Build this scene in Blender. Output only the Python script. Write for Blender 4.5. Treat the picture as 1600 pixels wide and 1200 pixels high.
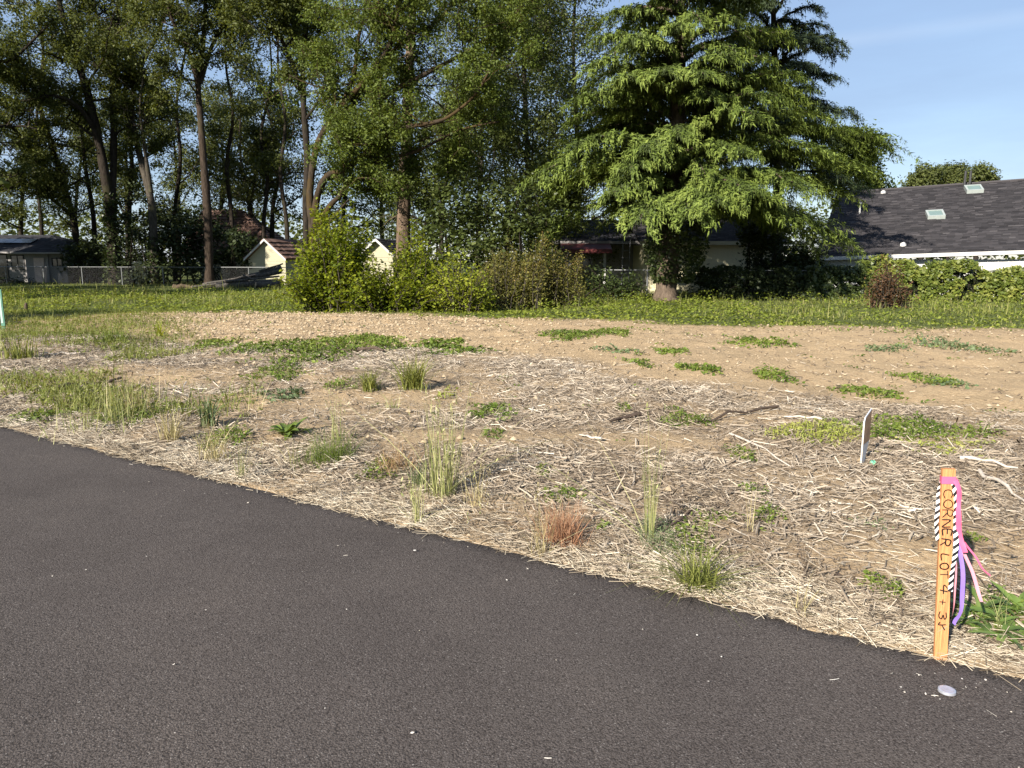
import bpy, math, random, mathutils
import numpy as np
R = math.radians
# ------------------------------------------------------------------ camera, sky, sun, exposure
for o in list(bpy.data.objects): bpy.data.objects.remove(o)
sc = bpy.context.scene
COL = sc.collection
F = 1160.0; CX, CY = 800.0, 600.0; CAMZ = 1.6; PITCH = math.atan(192/1160.0)
cam = bpy.data.cameras.new('camera'); co = bpy.data.objects.new('camera', cam); COL.objects.link(co)
cam.sensor_width = 36; cam.lens = 36*F/1600; cam.clip_end = 3000; cam.clip_start = 0.05
co.location = (0, 0, CAMZ); co.rotation_euler = (math.pi/2-PITCH, 0, 0)
sc.camera = co
SUN_EL = R(26.5); SUN_AZ = math.atan2(-0.58, -0.80)       # the sun stands behind the camera to the left
sun_vec = np.array([math.sin(SUN_AZ)*math.cos(SUN_EL), math.cos(SUN_AZ)*math.cos(SUN_EL), math.sin(SUN_EL)])
W = bpy.data.worlds.new('World'); sc.world = W; W.use_nodes = True
nt = W.node_tree; nt.nodes.clear()
sky = nt.nodes.new('ShaderNodeTexSky'); sky.sky_type = 'NISHITA'; sky.sun_disc = False
sky.sun_elevation = SUN_EL; sky.sun_rotation = SUN_AZ; sky.air_density = 1.0; sky.dust_density = 0.0; sky.ozone_density = 1.0
bg = nt.nodes.new('ShaderNodeBackground'); bg.inputs['Strength'].default_value = 0.082
wo = nt.nodes.new('ShaderNodeOutputWorld')
# faint high wisps all over the sky
tc = nt.nodes.new('ShaderNodeTexCoord'); mp = nt.nodes.new('ShaderNodeMapping'); mp.inputs['Scale'].default_value = (2.2, 2.2, 11); mp.inputs['Rotation'].default_value = (0.12, 0.10, 0)
nz = nt.nodes.new('ShaderNodeTexNoise'); nz.inputs['Scale'].default_value = 1.3; nz.inputs['Detail'].default_value = 6; nz.inputs['Roughness'].default_value = 0.6
cr = nt.nodes.new('ShaderNodeValToRGB'); cr.color_ramp.elements[0].position = 0.30; cr.color_ramp.elements[1].position = 0.85
cr.color_ramp.elements[0].color = (0.62, 0.62, 0.62, 1); cr.color_ramp.elements[1].color = (0.82, 0.82, 0.82, 1)
mx = nt.nodes.new('ShaderNodeMix'); mx.data_type = 'RGBA'; mx.inputs['B'].default_value = (1.75, 2.4, 3.7, 1)
L = nt.links
L.new(tc.outputs['Generated'], mp.inputs['Vector']); L.new(mp.outputs[0], nz.inputs['Vector']); L.new(nz.outputs['Fac'], cr.inputs[0])
L.new(cr.outputs[0], mx.inputs['Factor']); L.new(sky.outputs[0], mx.inputs['A'])
def _dir(px, py):
    c = (px-CX)/F; v = (CY-py)/F; return mathutils.Vector((c, math.cos(PITCH)+v*math.sin(PITCH), -math.sin(PITCH)+v*math.cos(PITCH))).normalized()
cn = _dir(1330, 62).cross(_dir(1600, 26)).normalized()      # a thin old vapour trail: a great circle band broken up by noise
nrm = nt.nodes.new('ShaderNodeVectorMath'); nrm.operation = 'NORMALIZE'; dt = nt.nodes.new('ShaderNodeVectorMath'); dt.operation = 'DOT_PRODUCT'; dt.inputs[1].default_value = cn
ab = nt.nodes.new('ShaderNodeMath'); ab.operation = 'ABSOLUTE'
tr = nt.nodes.new('ShaderNodeValToRGB'); tr.color_ramp.elements[0].position = 0.001; tr.color_ramp.elements[0].color = (.15, .15, .15, 1); tr.color_ramp.elements[1].position = 0.011; tr.color_ramp.elements[1].color = (0, 0, 0, 1)
n2 = nt.nodes.new('ShaderNodeTexNoise'); n2.inputs['Scale'].default_value = 6; n2.inputs['Detail'].default_value = 4
mu = nt.nodes.new('ShaderNodeMath'); mu.operation = 'MULTIPLY'; m2 = nt.nodes.new('ShaderNodeMix'); m2.data_type = 'RGBA'; m2.inputs['B'].default_value = (6.0, 6.2, 6.4, 1)
L.new(tc.outputs['Generated'], nrm.inputs[0]); L.new(nrm.outputs[0], dt.inputs[0]); L.new(dt.outputs['Value'], ab.inputs[0]); L.new(ab.outputs[0], tr.inputs[0]); L.new(tc.outputs['Generated'], n2.inputs['Vector'])
L.new(tr.outputs[0], mu.inputs[0]); L.new(n2.outputs['Fac'], mu.inputs[1]); L.new(mu.outputs[0], m2.inputs['Factor']); L.new(mx.outputs['Result'], m2.inputs['A']); L.new(m2.outputs['Result'], bg.inputs[0])
L.new(bg.outputs[0], wo.inputs[0])
sl = bpy.data.lights.new('sun', 'SUN'); sl.energy = 4.9; sl.angle = R(0.55); sl.color = (1.0, 0.93, 0.83)
so = bpy.data.objects.new('sun', sl); COL.objects.link(so); so.location = (-20, -30, 30)
so.rotation_euler = mathutils.Vector(sun_vec).to_track_quat('Z', 'Y').to_euler()
vs = sc.view_settings; vs.view_transform = 'Standard'; vs.look = 'None'; vs.exposure = 1.24; vs.gamma = 1.0; vs.use_curve_mapping = False
sc.cycles.max_bounces = 5; sc.cycles.diffuse_bounces = 3; sc.cycles.glossy_bounces = 2; sc.cycles.transmission_bounces = 3; sc.cycles.transparent_max_bounces = 4
sc.cycles.use_denoising = True
sc.cycles.caustics_reflective = False; sc.cycles.caustics_refractive = False

# ------------------------------------------------------------------ helpers
rng = np.random.default_rng(7); random.seed(7)
cp, sp = math.cos(PITCH), math.sin(PITCH)
def ray(px, py):
    c = (px-CX)/F; v = (CY-py)/F
    return np.array([c, cp+v*sp, -sp+v*cp])
def G(px, py, z=0.0):
    d = ray(px, py); t = (z-CAMZ)/d[2]; return np.array([d[0]*t, d[1]*t, z])
def P(px, py, Y):
    d = ray(px, py); t = Y/d[1]; return np.array([d[0]*t, Y, CAMZ+d[2]*t])
_tab = np.random.default_rng(3).random((256, 256))
def vn(x, y, s=1.0, off=0):
    x = np.asarray(x, float)/s+off*17.31+1000; y = np.asarray(y, float)/s+off*9.77+1000
    xi = np.floor(x).astype(int); yi = np.floor(y).astype(int); fx = x-xi; fy = y-yi
    fx = fx*fx*(3-2*fx); fy = fy*fy*(3-2*fy)
    a = _tab[xi & 255, yi & 255]; b = _tab[(xi+1) & 255, yi & 255]; c = _tab[xi & 255, (yi+1) & 255]; d = _tab[(xi+1) & 255, (yi+1) & 255]
    return (a*(1-fx)+b*fx)*(1-fy)+(c*(1-fx)+d*fx)*fy
def fbm(x, y, s, o=4, off=0):
    r = 0; a = 0.5; t = 0
    for i in range(o): r = r+a*vn(x, y, s/2**i, off+i); t += a; a *= 0.5
    return r/t
def sstep(a, b, x):
    t = np.clip((np.asarray(x, float)-a)/(b-a), 0, 1); return t*t*(3-2*t)
E0 = G(0, 666); E1 = G(1600, 1061)
ED = (E1-E0)[:2]; ED = ED/np.linalg.norm(ED); EN = np.array([-ED[1], ED[0]])     # along the road edge, into the lot
def sd(x, y): return (np.asarray(x)-E0[0])*EN[0]+(np.asarray(y)-E0[1])*EN[1]
def se(x, y): return (np.asarray(x)-E0[0])*ED[0]+(np.asarray(y)-E0[1])*ED[1]
def pline(pts):
    a = np.array([G(*p)[:2] for p in pts]); return a[:, 0], a[:, 1]
bx, by = pline([(-400, 508), (200, 518), (420, 546), (640, 553), (850, 564), (1000, 590), (1200, 622), (1600, 655), (1900, 672)])
gx, gy = pline([(-400, 500), (0, 497), (270, 494), (480, 492), (700, 499), (900, 505), (1150, 514), (1600, 521), (2000, 524)])
def yb(x): return np.interp(x, bx, by)
def yg(x): x = np.asarray(x, float); return np.interp(x, gx, gy)+1.6*(fbm(x, x*0, 2.2, 3, 77)-.5)
BARE = [(1030, 705, .8, .45), (560, 625, 1.5, .6), (700, 690, 1.0, .35), (380, 640, .9, .5), (1430, 880, .5, .3), (250, 600, 1.2, .6)]
BAREW = [(G(a, b), c, d) for a, b, c, d in BARE]
def mulch(x, y):
    x = np.asarray(x, float); y = np.asarray(y, float)
    m = 1-sstep(-0.9, 0.7, y-yb(x)+2.0*(fbm(x, y, 1.6, 3, 5)-.5))
    for c, rx, ry in BAREW:
        m = m*(1-0.85*np.exp(-((x-c[0])/rx)**2-((y-c[1])/ry)**2))
    m = m*(0.45+0.55*sstep(.36, .55, fbm(x, y, 0.9, 3, 9)))
    return m
def H(x, y):
    x = np.asarray(x, float); y = np.asarray(y, float)
    s = sd(x, y)+0.05*(fbm(x, y, .35, 3, 2)-.5)
    h = -0.07+0.078*sstep(-.06, .03, s)+0.05*sstep(0.05, 1.2, s)
    lot = sstep(0, .6, s)
    amp = np.clip(1.2-0.01*y, .3, 1)
    h = h+lot*(0.16*(fbm(x, y, 2.6, 3, 1)-.5)+amp*0.055*(fbm(x, y, .28, 3, 4)-.5)+.018*(fbm(x, y, .09, 2, 6)-.5))
    clod = sstep(-.5, .8, y-yb(x))*(1-sstep(0, 1.5, y-yg(x)))*sstep(4, -3, x)
    h = h+clod*0.11*(fbm(x, y, .42, 3, 8)-.45)
    h = h-0.75*sstep(9, 18, x)*sstep(29.5, 34, y)*(1-sstep(80, 120, y))
    h = h*(1-sstep(60, 110, np.hypot(x, y)))
    return h
def GH(px, py):
    p = G(px, py)
    for _ in range(4): p = G(px, py, float(H(p[0], p[1])))
    return p
def onH(x, y): return np.array([x, y, float(H(x, y))])

class MB:
    """collects quads and triangles with one random number per face"""
    def __init__(self): self.v = []; self.f = []; self.c = []; self.r = []; self.n = 0; self.sm = []
    def add(self, v, f, r=None, smooth=False):
        v = np.asarray(v, float).reshape(-1, 3); f = np.asarray(f, int)
        self.v.append(v); self.f.append((f+self.n).reshape(-1)); self.c.append(np.full(len(f), f.shape[1]))
        if r is None: r = rng.random(len(f))
        self.r.append(np.broadcast_to(np.asarray(r, float), (len(f),))); self.n += len(v)
        self.sm.append(np.full(len(f), smooth))
    def build(self, name, mat, parent=None, loc=None):
        me = bpy.data.meshes.new(name)
        if self.v:
            v = np.concatenate(self.v); f = np.concatenate(self.f).astype(np.int32); c = np.concatenate(self.c).astype(np.int32)
            if loc is not None: v = v-np.asarray(loc, float)
            me.vertices.add(len(v)); me.vertices.foreach_set('co', v.astype(np.float32).ravel())
            me.loops.add(len(f)); me.loops.foreach_set('vertex_index', f)
            me.polygons.add(len(c)); me.polygons.foreach_set('loop_start', np.concatenate([[0], np.cumsum(c)[:-1]]).astype(np.int32))
            me.polygons.foreach_set('use_smooth', np.concatenate(self.sm))
            me.update(calc_edges=True)
            a = me.attributes.new('rnd', 'FLOAT', 'FACE'); a.data.foreach_set('value', np.concatenate(self.r).astype(np.float32))
        if mat: me.materials.append(M[mat] if isinstance(mat, str) else mat)
        o = bpy.data.objects.new(name, me); COL.objects.link(o)
        if parent is not None: o.parent = parent
        elif loc is not None: o.location = loc
        return o
    def box(self, lo, hi, r=None):
        x0, y0, z0 = lo; x1, y1, z1 = hi
        v = [(x0, y0, z0), (x1, y0, z0), (x1, y1, z0), (x0, y1, z0), (x0, y0, z1), (x1, y0, z1), (x1, y1, z1), (x0, y1, z1)]
        self.add(v, BOXF, r); return self
    def hexa(self, v, r=None): self.add(v, BOXF, r); return self
    def slab(self, q, n, t, r=None):
        q = np.asarray(q, float); n = np.asarray(n, float)*t
        self.add(np.concatenate([q-n, q]), BOXF, r); return self
    def tube(self, pts, rad, k=6, r=None, cap=True):
        pts = np.asarray(pts, float); n = len(pts); rad = np.broadcast_to(np.asarray(rad, float), (n,))
        t = np.gradient(pts, axis=0); t /= np.linalg.norm(t, axis=1)[:, None]+1e-9
        ref = np.array([0, 0, 1.0]) if abs(t[0][2]) < .9 else np.array([1.0, 0, 0])
        u = np.cross(t, ref); u /= np.linalg.norm(u, axis=1)[:, None]+1e-9; w = np.cross(t, u)
        a = np.arange(k)*2*np.pi/k
        ring = pts[:, None, :]+rad[:, None, None]*(np.cos(a)[None, :, None]*u[:, None, :]+np.sin(a)[None, :, None]*w[:, None, :])
        i = np.arange(n-1)[:, None]*k; j = np.arange(k)[None, :]; j2 = (j+1) % k
        f = np.stack([i+j, i+j2, i+k+j2, i+k+j], -1).reshape(-1, 4)
        self.add(ring.reshape(-1, 3), f, rng.random() if r is None else r, True)
        if cap:
            self.add(np.concatenate([ring[-1], ring[-1].mean(0)[None]]), [(q, (q+1) % k, k) for q in range(k)], .5 if r is None else r)
            self.add(np.concatenate([ring[0], ring[0].mean(0)[None]]), [((q+1) % k, q, k) for q in range(k)], .5 if r is None else r)
        return self
BOXF = [(3, 2, 1, 0), (4, 5, 6, 7), (0, 1, 5, 4), (1, 2, 6, 5), (2, 3, 7, 6), (3, 0, 4, 7)]
def unit(a): return a/(np.linalg.norm(a, axis=-1, keepdims=True)+1e-9)
def kites(mb, c, size, up=0.5, asp=.55, axis=None, nrm=None, r=None, fold=.0, tri=False):
    """leaf-shaped four-sided faces round the points c"""
    c = np.asarray(c, float); n = len(c)
    if n == 0: return
    size = np.broadcast_to(size, (n,))[:, None]
    if nrm is None:
        nrm = rng.normal(size=(n, 3)); nrm[:, 2] = np.abs(nrm[:, 2])+up*2; nrm = unit(nrm)
    if axis is None: axis = rng.normal(size=(n, 3))
    b = unit(np.cross(nrm, axis)); a = unit(np.cross(b, nrm))
    a = a*size*.5; b = b*size*.5*asp
    if tri:
        v = np.stack([c-a-b, c-a+b, c+a], 1); mb.add(v.reshape(-1, 3), np.arange(3*n).reshape(n, 3), r); return
    v = np.stack([c-a, c+b+a*.1, c+a, c-b+a*.1], 1)
    if fold: v[:, [0, 2]] -= (nrm*size*fold)[:, None, :]
    mb.add(v.reshape(-1, 3), np.arange(4*n).reshape(n, 4), r)
def blades(mb, base, h, lean, w, seg=3, az=None, r=None, droop=1.0):
    """curved tapering ribbons standing on base"""
    base = np.asarray(base, float); n = len(base)
    if n == 0: return
    h = np.broadcast_to(h, (n,)); lean = np.broadcast_to(lean, (n,)); w = np.broadcast_to(w, (n,))
    if az is None: az = rng.random(n)*2*np.pi
    d = np.stack([np.cos(az), np.sin(az), 0*az], 1)
    fa = az+np.pi/2+rng.normal(0, .6, n); sdv = np.stack([np.cos(fa), np.sin(fa), 0*fa], 1)
    t = np.linspace(0, 1, seg+1)
    out = lean[:, None]*h[:, None]*(t**(1+droop*.8))[None, :]
    zz = h[:, None]*(t[None, :]-0.38*np.minimum(lean, 1.6)[:, None]*droop*(t**2.2)[None, :])
    c = base[:, None, :]+d[:, None, :]*out[:, :, None]; c[:, :, 2] += zz
    ww = (w[:, None]*np.maximum(.08, 1-t**1.6)[None, :])*.5
    v = np.stack([c-sdv[:, None, :]*ww[:, :, None], c+sdv[:, None, :]*ww[:, :, None]], 2)
    k = 2*(seg+1); i = (np.arange(n)*k)[:, None]; j = (np.arange(seg)*2)[None, :]
    f = np.stack([i+j, i+j+1, i+j+3, i+j+2], -1).reshape(-1, 4)
    if r is None: r = rng.random(n)
    mb.add(v.reshape(-1, 3), f, np.repeat(np.broadcast_to(r, (n,)), seg))
    return c[:, -1]
def chips(mb, c, az, ln, w, tilt, bend, r, hump=.35, lite=False):
    """shreds: strips with a ridged section in two bent pieces"""
    n = len(c)
    d = np.stack([np.cos(az)*np.cos(tilt), np.sin(az)*np.cos(tilt), np.sin(tilt)], 1)
    s = np.stack([-np.sin(az), np.cos(az), rng.normal(0, .35, n)], 1); s = unit(s)
    up = unit(np.cross(d, s)); up *= np.sign(up[:, 2:3]+1e-6)
    V = []; rows = ((-.5, .55), (0, 1), (.5, .45)) if not lite else ((-.5, .7), (.5, .8))
    for t, k in rows:
        m = c+d*(ln*t)[:, None]+s*((bend*ln)*(abs(t)*2-.5))[:, None]
        wd = (w*k*.5)[:, None]
        V += [m-s*wd, m+up*(w*hump)[:, None], m+s*wd]
    v = np.stack(V, 1); i = (np.arange(n)*3*len(rows))[:, None]
    q = np.array([(0, 1, 4, 3), (1, 2, 5, 4), (3, 4, 7, 6), (4, 5, 8, 7)][:2 if lite else 4])
    f = (i[:, :, None]+q[None]).reshape(-1, 4)
    mb.add(v.reshape(-1, 3), f, np.repeat(r, 2 if lite else 4))
def tag(o, label=None, cat=None, group=None, kind=None):
    if label: o['label'] = label
    if cat: o['category'] = cat
    if group: o['group'] = group
    if kind: o['kind'] = kind
    return o
def empty(name, loc, label=None, cat=None, group=None):
    o = bpy.data.objects.new(name, None); COL.objects.link(o); o.location = tuple(float(a) for a in loc); o.empty_display_size = .2
    return tag(o, label, cat, group)
def under(o, root):
    """parent o, whose mesh is in world coordinates, to root"""
    o.parent = root; o.matrix_parent_inverse = mathutils.Matrix.Translation(root.location).inverted()
    return o
def part(mb, name, mat, root): return under(mb.build(name, mat), root)
def subpart(mb, name, mat, par):
    o = mb.build(name, mat); o.parent = par
    return o

# ------------------------------------------------------------------ materials
M = {}
def newmat(name):
    m = bpy.data.materials.new(name); m.use_nodes = True; t = m.node_tree; t.nodes.clear()
    out = t.nodes.new('ShaderNodeOutputMaterial'); M[name] = m
    return m, t, out
def N(t, typ, **kw):
    n = t.nodes.new('ShaderNode'+typ)
    for k, v in kw.items():
        if k in n.inputs: n.inputs[k].default_value = v
        else: setattr(n, k, v)
    return n
def ramp(t, stops):
    n = t.nodes.new('ShaderNodeValToRGB'); e = n.color_ramp.elements
    while len(e) < len(stops): e.new(.5)
    for x, (p, c) in zip(e, stops): x.position = p; x.color = (*c, 1)
    return n
def leaf(name, stops, trans=.28, rough=.55, spec=.25, tcol=None, nscale=.6):
    m, t, out = newmat(name)
    at = N(t, 'Attribute', attribute_name='rnd'); geo = N(t, 'NewGeometry'); nz = N(t, 'TexNoise', Scale=nscale, Detail=2.0)
    t.links.new(geo.outputs['Position'], nz.inputs['Vector'])
    ma = N(t, 'Math', operation='MULTIPLY_ADD'); ma.inputs[1].default_value = .7; t.links.new(at.outputs['Fac'], ma.inputs[0])
    mm = N(t, 'Math', operation='MULTIPLY'); mm.inputs[1].default_value = .3; t.links.new(nz.outputs['Fac'], mm.inputs[0]); t.links.new(mm.outputs[0], ma.inputs[2])
    rp = ramp(t, stops); t.links.new(ma.outputs[0], rp.inputs[0])
    b = N(t, 'BsdfPrincipled', Roughness=rough); b.inputs['Specular IOR Level'].default_value = spec
    t.links.new(rp.outputs[0], b.inputs['Base Color'])
    tr = N(t, 'BsdfTranslucent')
    mc = N(t, 'Mix', data_type='RGBA', blend_type='MULTIPLY'); mc.inputs['Factor'].default_value = 1; mc.inputs['B'].default_value = (*(tcol or (1.5, 1.35, .5)), 1)
    t.links.new(rp.outputs[0], mc.inputs['A']); t.links.new(mc.outputs['Result'], tr.inputs[0])
    mi = N(t, 'MixShader'); mi.inputs[0].default_value = trans
    t.links.new(b.outputs[0], mi.inputs[1]); t.links.new(tr.outputs[0], mi.inputs[2]); t.links.new(mi.outputs[0], out.inputs[0])
    return m
def plain(name, c, rough=.7, spec=.3, metal=0, var=.25, vscale=8, bump=0, bscale=60, rndvar=0, stretch=None):
    """one paint or material with uneven tone and fine relief"""
    m, t, out = newmat(name)
    geo = N(t, 'TexCoord'); vec = geo.outputs['Object']
    if stretch:
        mp = N(t, 'Mapping'); mp.inputs['Scale'].default_value = stretch; t.links.new(vec, mp.inputs[0]); vec = mp.outputs[0]
    nz = N(t, 'TexNoise', Scale=vscale, Detail=5.0, Roughness=.65); t.links.new(vec, nz.inputs['Vector'])
    lo = tuple(x*(1-var) for x in c); hi = tuple(min(1, x*(1+var)) for x in c)
    rp = ramp(t, [(.3, lo), (.7, hi)])
    b = N(t, 'BsdfPrincipled', Roughness=rough, Metallic=metal); b.inputs['Specular IOR Level'].default_value = spec
    if rndvar:
        at = N(t, 'Attribute', attribute_name='rnd'); ma = N(t, 'Math', operation='MULTIPLY_ADD'); ma.inputs[1].default_value = rndvar
        t.links.new(at.outputs['Fac'], ma.inputs[0]); m2 = N(t, 'Math', operation='MULTIPLY'); m2.inputs[1].default_value = 1-rndvar
        t.links.new(nz.outputs['Fac'], m2.inputs[0]); t.links.new(m2.outputs[0], ma.inputs[2]); t.links.new(ma.outputs[0], rp.inputs[0])
    else: t.links.new(nz.outputs['Fac'], rp.inputs[0])
    t.links.new(rp.outputs[0], b.inputs['Base Color'])
    if bump:
        n2 = N(t, 'TexNoise', Scale=bscale, Detail=4.0); t.links.new(vec, n2.inputs['Vector'])
        bp = N(t, 'Bump', Strength=bump, Distance=.02); t.links.new(n2.outputs['Fac'], bp.inputs['Height']); t.links.new(bp.outputs[0], b.inputs['Normal'])
    t.links.new(b.outputs[0], out.inputs[0]); return m
def rndmat(name, stops, rough=.85, spec=.15):
    m, t, out = newmat(name); at = N(t, 'Attribute', attribute_name='rnd'); rp = ramp(t, stops); t.links.new(at.outputs['Fac'], rp.inputs[0])
    b = N(t, 'BsdfPrincipled', Roughness=rough); b.inputs['Specular IOR Level'].default_value = spec
    t.links.new(rp.outputs[0], b.inputs['Base Color']); t.links.new(b.outputs[0], out.inputs[0]); return m

# bark: furrows stretched along the trunk, moss on some
def bark(name, c, moss=0.0, mc=(.09, .10, .02)):
    m, t, out = newmat(name)
    tcn = N(t, 'TexCoord'); mp = N(t, 'Mapping'); mp.inputs['Scale'].default_value = (7, 7, 1.6); t.links.new(tcn.outputs['Object'], mp.inputs[0])
    nz = N(t, 'TexNoise', Scale=1.6, Detail=6.0, Roughness=.7); t.links.new(mp.outputs[0], nz.inputs['Vector'])
    rp = ramp(t, [(.32, tuple(x*.4 for x in c)), (.55, c), (.75, tuple(min(1, x*1.5) for x in c))]); t.links.new(nz.outputs['Fac'], rp.inputs[0])
    b = N(t, 'BsdfPrincipled', Roughness=.9); b.inputs['Specular IOR Level'].default_value = .1
    n3 = N(t, 'TexNoise', Scale=1.1, Detail=3.0); t.links.new(tcn.outputs['Object'], n3.inputs['Vector'])
    r3 = ramp(t, [(.62-.3*moss, (0, 0, 0)), (.72-.3*moss, (moss, moss, moss))]); t.links.new(n3.outputs['Fac'], r3.inputs[0])
    mi = N(t, 'Mix', data_type='RGBA'); mi.inputs['B'].default_value = (*mc, 1)
    t.links.new(r3.outputs[0], mi.inputs['Factor']); t.links.new(rp.outputs[0], mi.inputs['A']); t.links.new(mi.outputs['Result'], b.inputs['Base Color'])
    bp = N(t, 'Bump', Strength=.9, Distance=.06); t.links.new(nz.outputs['Fac'], bp.inputs['Height']); t.links.new(bp.outputs[0], b.inputs['Normal'])
    t.links.new(b.outputs[0], out.inputs[0]); return m
bark('bark_oak', (.034, .027, .021), .15)
bark('bark_mossy', (.048, .036, .025), .6, (.065, .042, .014))
bark('bark_brown', (.052, .038, .028), .1)
bark('bark_fir', (.14, .10, .07), .0)
bark('bark_cedar', (.12, .09, .066), .1)
bark('bark_pale', (.075, .064, .05), .2)
bark('bark_log', (.10, .09, .08), .05)

leaf('leaf_oak_dark', [(.1, (.034, .044, .011)), (.5, (.076, .092, .020)), (.8, (.125, .14, .035)), (.97, (.20, .20, .055))], .38)
leaf('leaf_oak_lit', [(.1, (.040, .056, .010)), (.5, (.085, .115, .018)), (.8, (.135, .17, .03)), (.97, (.21, .23, .05))], .34)
leaf('leaf_fine', [(.1, (.045, .060, .015)), (.55, (.092, .115, .026)), (.95, (.165, .19, .05))], .34)
leaf('leaf_far', [(.1, (.045, .056, .016)), (.6, (.088, .104, .027)), (.95, (.145, .155, .045))], .34)
leaf('leaf_laurel', [(.1, (.026, .038, .010)), (.6, (.062, .082, .020)), (.95, (.15, .165, .05))], .18, .42, .4)
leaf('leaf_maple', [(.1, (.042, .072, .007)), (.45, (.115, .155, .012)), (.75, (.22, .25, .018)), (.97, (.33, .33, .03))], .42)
leaf('leaf_yellow', [(.1, (.110, .150, .014)), (.5, (.22, .26, .024)), (.95, (.36, .36, .06))], .38)
leaf('leaf_brown', [(.1, (.060, .055, .018)), (.4, (.125, .130, .030)), (.7, (.19, .160, .045)), (.95, (.25, .13, .065))], .3)
leaf('leaf_russet', [(.1, (.055, .030, .016)), (.5, (.10, .055, .028)), (.95, (.17, .09, .045))], .22)
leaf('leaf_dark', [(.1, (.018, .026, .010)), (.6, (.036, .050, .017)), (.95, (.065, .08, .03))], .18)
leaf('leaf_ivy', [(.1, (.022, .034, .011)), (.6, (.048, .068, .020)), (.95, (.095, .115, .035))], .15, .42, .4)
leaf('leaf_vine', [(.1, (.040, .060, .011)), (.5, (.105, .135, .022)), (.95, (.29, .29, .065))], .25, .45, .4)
leaf('leaf_pale', [(.1, (.36, .33, .20)), (.95, (.68, .63, .45))], .3)
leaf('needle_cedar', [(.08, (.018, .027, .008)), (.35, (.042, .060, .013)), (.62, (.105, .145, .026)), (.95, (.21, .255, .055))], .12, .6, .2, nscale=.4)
leaf('needle_dark', [(.1, (.012, .020, .010)), (.6, (.032, .048, .020)), (.95, (.075, .095, .04))], .15, .6, .2)
leaf('grass_strip', [(.1, (.070, .092, .020)), (.5, (.15, .175, .038)), (.8, (.26, .255, .08)), (1, (.38, .325, .17))], .3, nscale=.5)
leaf('weed_cover', [(.1, (.06, .085, .014)), (.5, (.16, .20, .025)), (.95, (.28, .29, .05))], .3, nscale=.4)
leaf('weed_green', [(.1, (.045, .075, .012)), (.5, (.105, .150, .022)), (.95, (.21, .25, .05))], .25, nscale=3)
leaf('weed_yellow', [(.1, (.12, .15, .025)), (.5, (.25, .28, .055)), (.95, (.42, .40, .13))], .25, nscale=3)
leaf('weed_sage', [(.1, (.06, .09, .045)), (.5, (.11, .15, .065)), (.95, (.19, .22, .11))], .2, nscale=3)
leaf('dock_leaf', [(.1, (.07, .105, .020)), (.6, (.145, .20, .035)), (.95, (.24, .29, .06))], .25, .42, .4, nscale=8)
leaf('broad_leaf', [(.1, (.06, .10, .022)), (.6, (.12, .185, .04)), (.95, (.22, .28, .075))], .25, .45, .4, nscale=8)
leaf('grass_olive', [(.1, (.085, .10, .022)), (.5, (.17, .19, .042)), (.95, (.32, .32, .10))], .3, nscale=4)
leaf('grass_dry', [(.1, (.22, .17, .075)), (.5, (.40, .34, .16)), (.95, (.60, .53, .30))], .3, tcol=(1.1, 1.05, .8), nscale=4)
leaf('grass_pale', [(.1, (.16, .19, .06)), (.5, (.30, .31, .12)), (.95, (.48, .45, .22))], .3, tcol=(1.2, 1.1, .7), nscale=4)
leaf('tuft_red', [(.1, (.24, .11, .06)), (.5, (.38, .205, .115)), (.95, (.50, .33, .20))], .25, tcol=(1.2, 1, .8), nscale=6)
leaf('tuft_rust', [(.1, (.22, .13, .06)), (.5, (.36, .23, .11)), (.95, (.48, .36, .2))], .25, tcol=(1.2, 1, .8), nscale=6)
rndmat('mulch', [(0, (.055, .040, .028)), (.2, (.155, .119, .085)), (.5, (.275, .222, .162)), (.8, (.405, .342, .262)), (1, (.61, .545, .44))])
rndmat('straw', [(0, (.07, .052, .034)), (.3, (.21, .163, .112)), (.65, (.41, .345, .25)), (1, (.72, .65, .51))])
rndmat('clod_soil', [(0, (.23, .165, .10)), (.5, (.38, .29, .18)), (1, (.50, .39, .255))])
rndmat('shingle', [(0, (.018, .0165, .018)), (.4, (.032, .0295, .031)), (.8, (.056, .051, .053)), (1, (.10, .092, .092))], .9, .2)
rndmat('shingle_grey', [(0, (.022, .022, .025)), (.6, (.04, .04, .045)), (1, (.07, .07, .078))], .9, .2)
rndmat('tile_red', [(0, (.075, .045, .036)), (.5, (.13, .08, .062)), (1, (.20, .13, .105))], .85, .2)
rndmat('grit', [(0, (.22, .19, .15)), (.5, (.45, .40, .33)), (1, (.75, .70, .62))])
plain('paint_white', (.52, .51, .48), .6, .3, var=.06)
plain('paint_cream', (.40, .37, .255), .65, .25, var=.08)
plain('paint_yellow', (.62, .56, .36), .65, .25, var=.08)
plain('paint_taupe', (.26, .245, .235), .7, .2, var=.1)
plain('door_lit_pink', (.55, .44, .38), .6, .3, var=.1)  # pinkish light on the left house door, put into its colour
plain('red_metal', (.10, .02, .02), .5, .4, var=.2)
plain('galvanised', (.20, .205, .205), .5, .5, .7, var=.15)
plain('wire', (.04, .04, .04), .6, .4, .5, var=.2)
plain('glass_dark', (.012, .014, .016), .08, .6, var=.1)
plain('glass_sky', (.15, .21, .185), .3, .5, var=.1)
plain('skylight_frame', (.30, .33, .31), .45, .4, var=.1)
plain('dark_trim', (.035, .035, .036), .6, .3)
plain('panel_blue', (.02, .025, .04), .15, .6)
plain('wood_stake', (.50, .225, .09), .75, .2, var=.38, vscale=3, stretch=(70, 70, 2.6), bump=.35, bscale=6)
plain('wood_grey', (.36, .34, .31), .8, .15, var=.3, vscale=5, stretch=(40, 40, 4))
plain('wood_end', (.33, .25, .16), .85, .1, var=.3, vscale=14)
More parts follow.
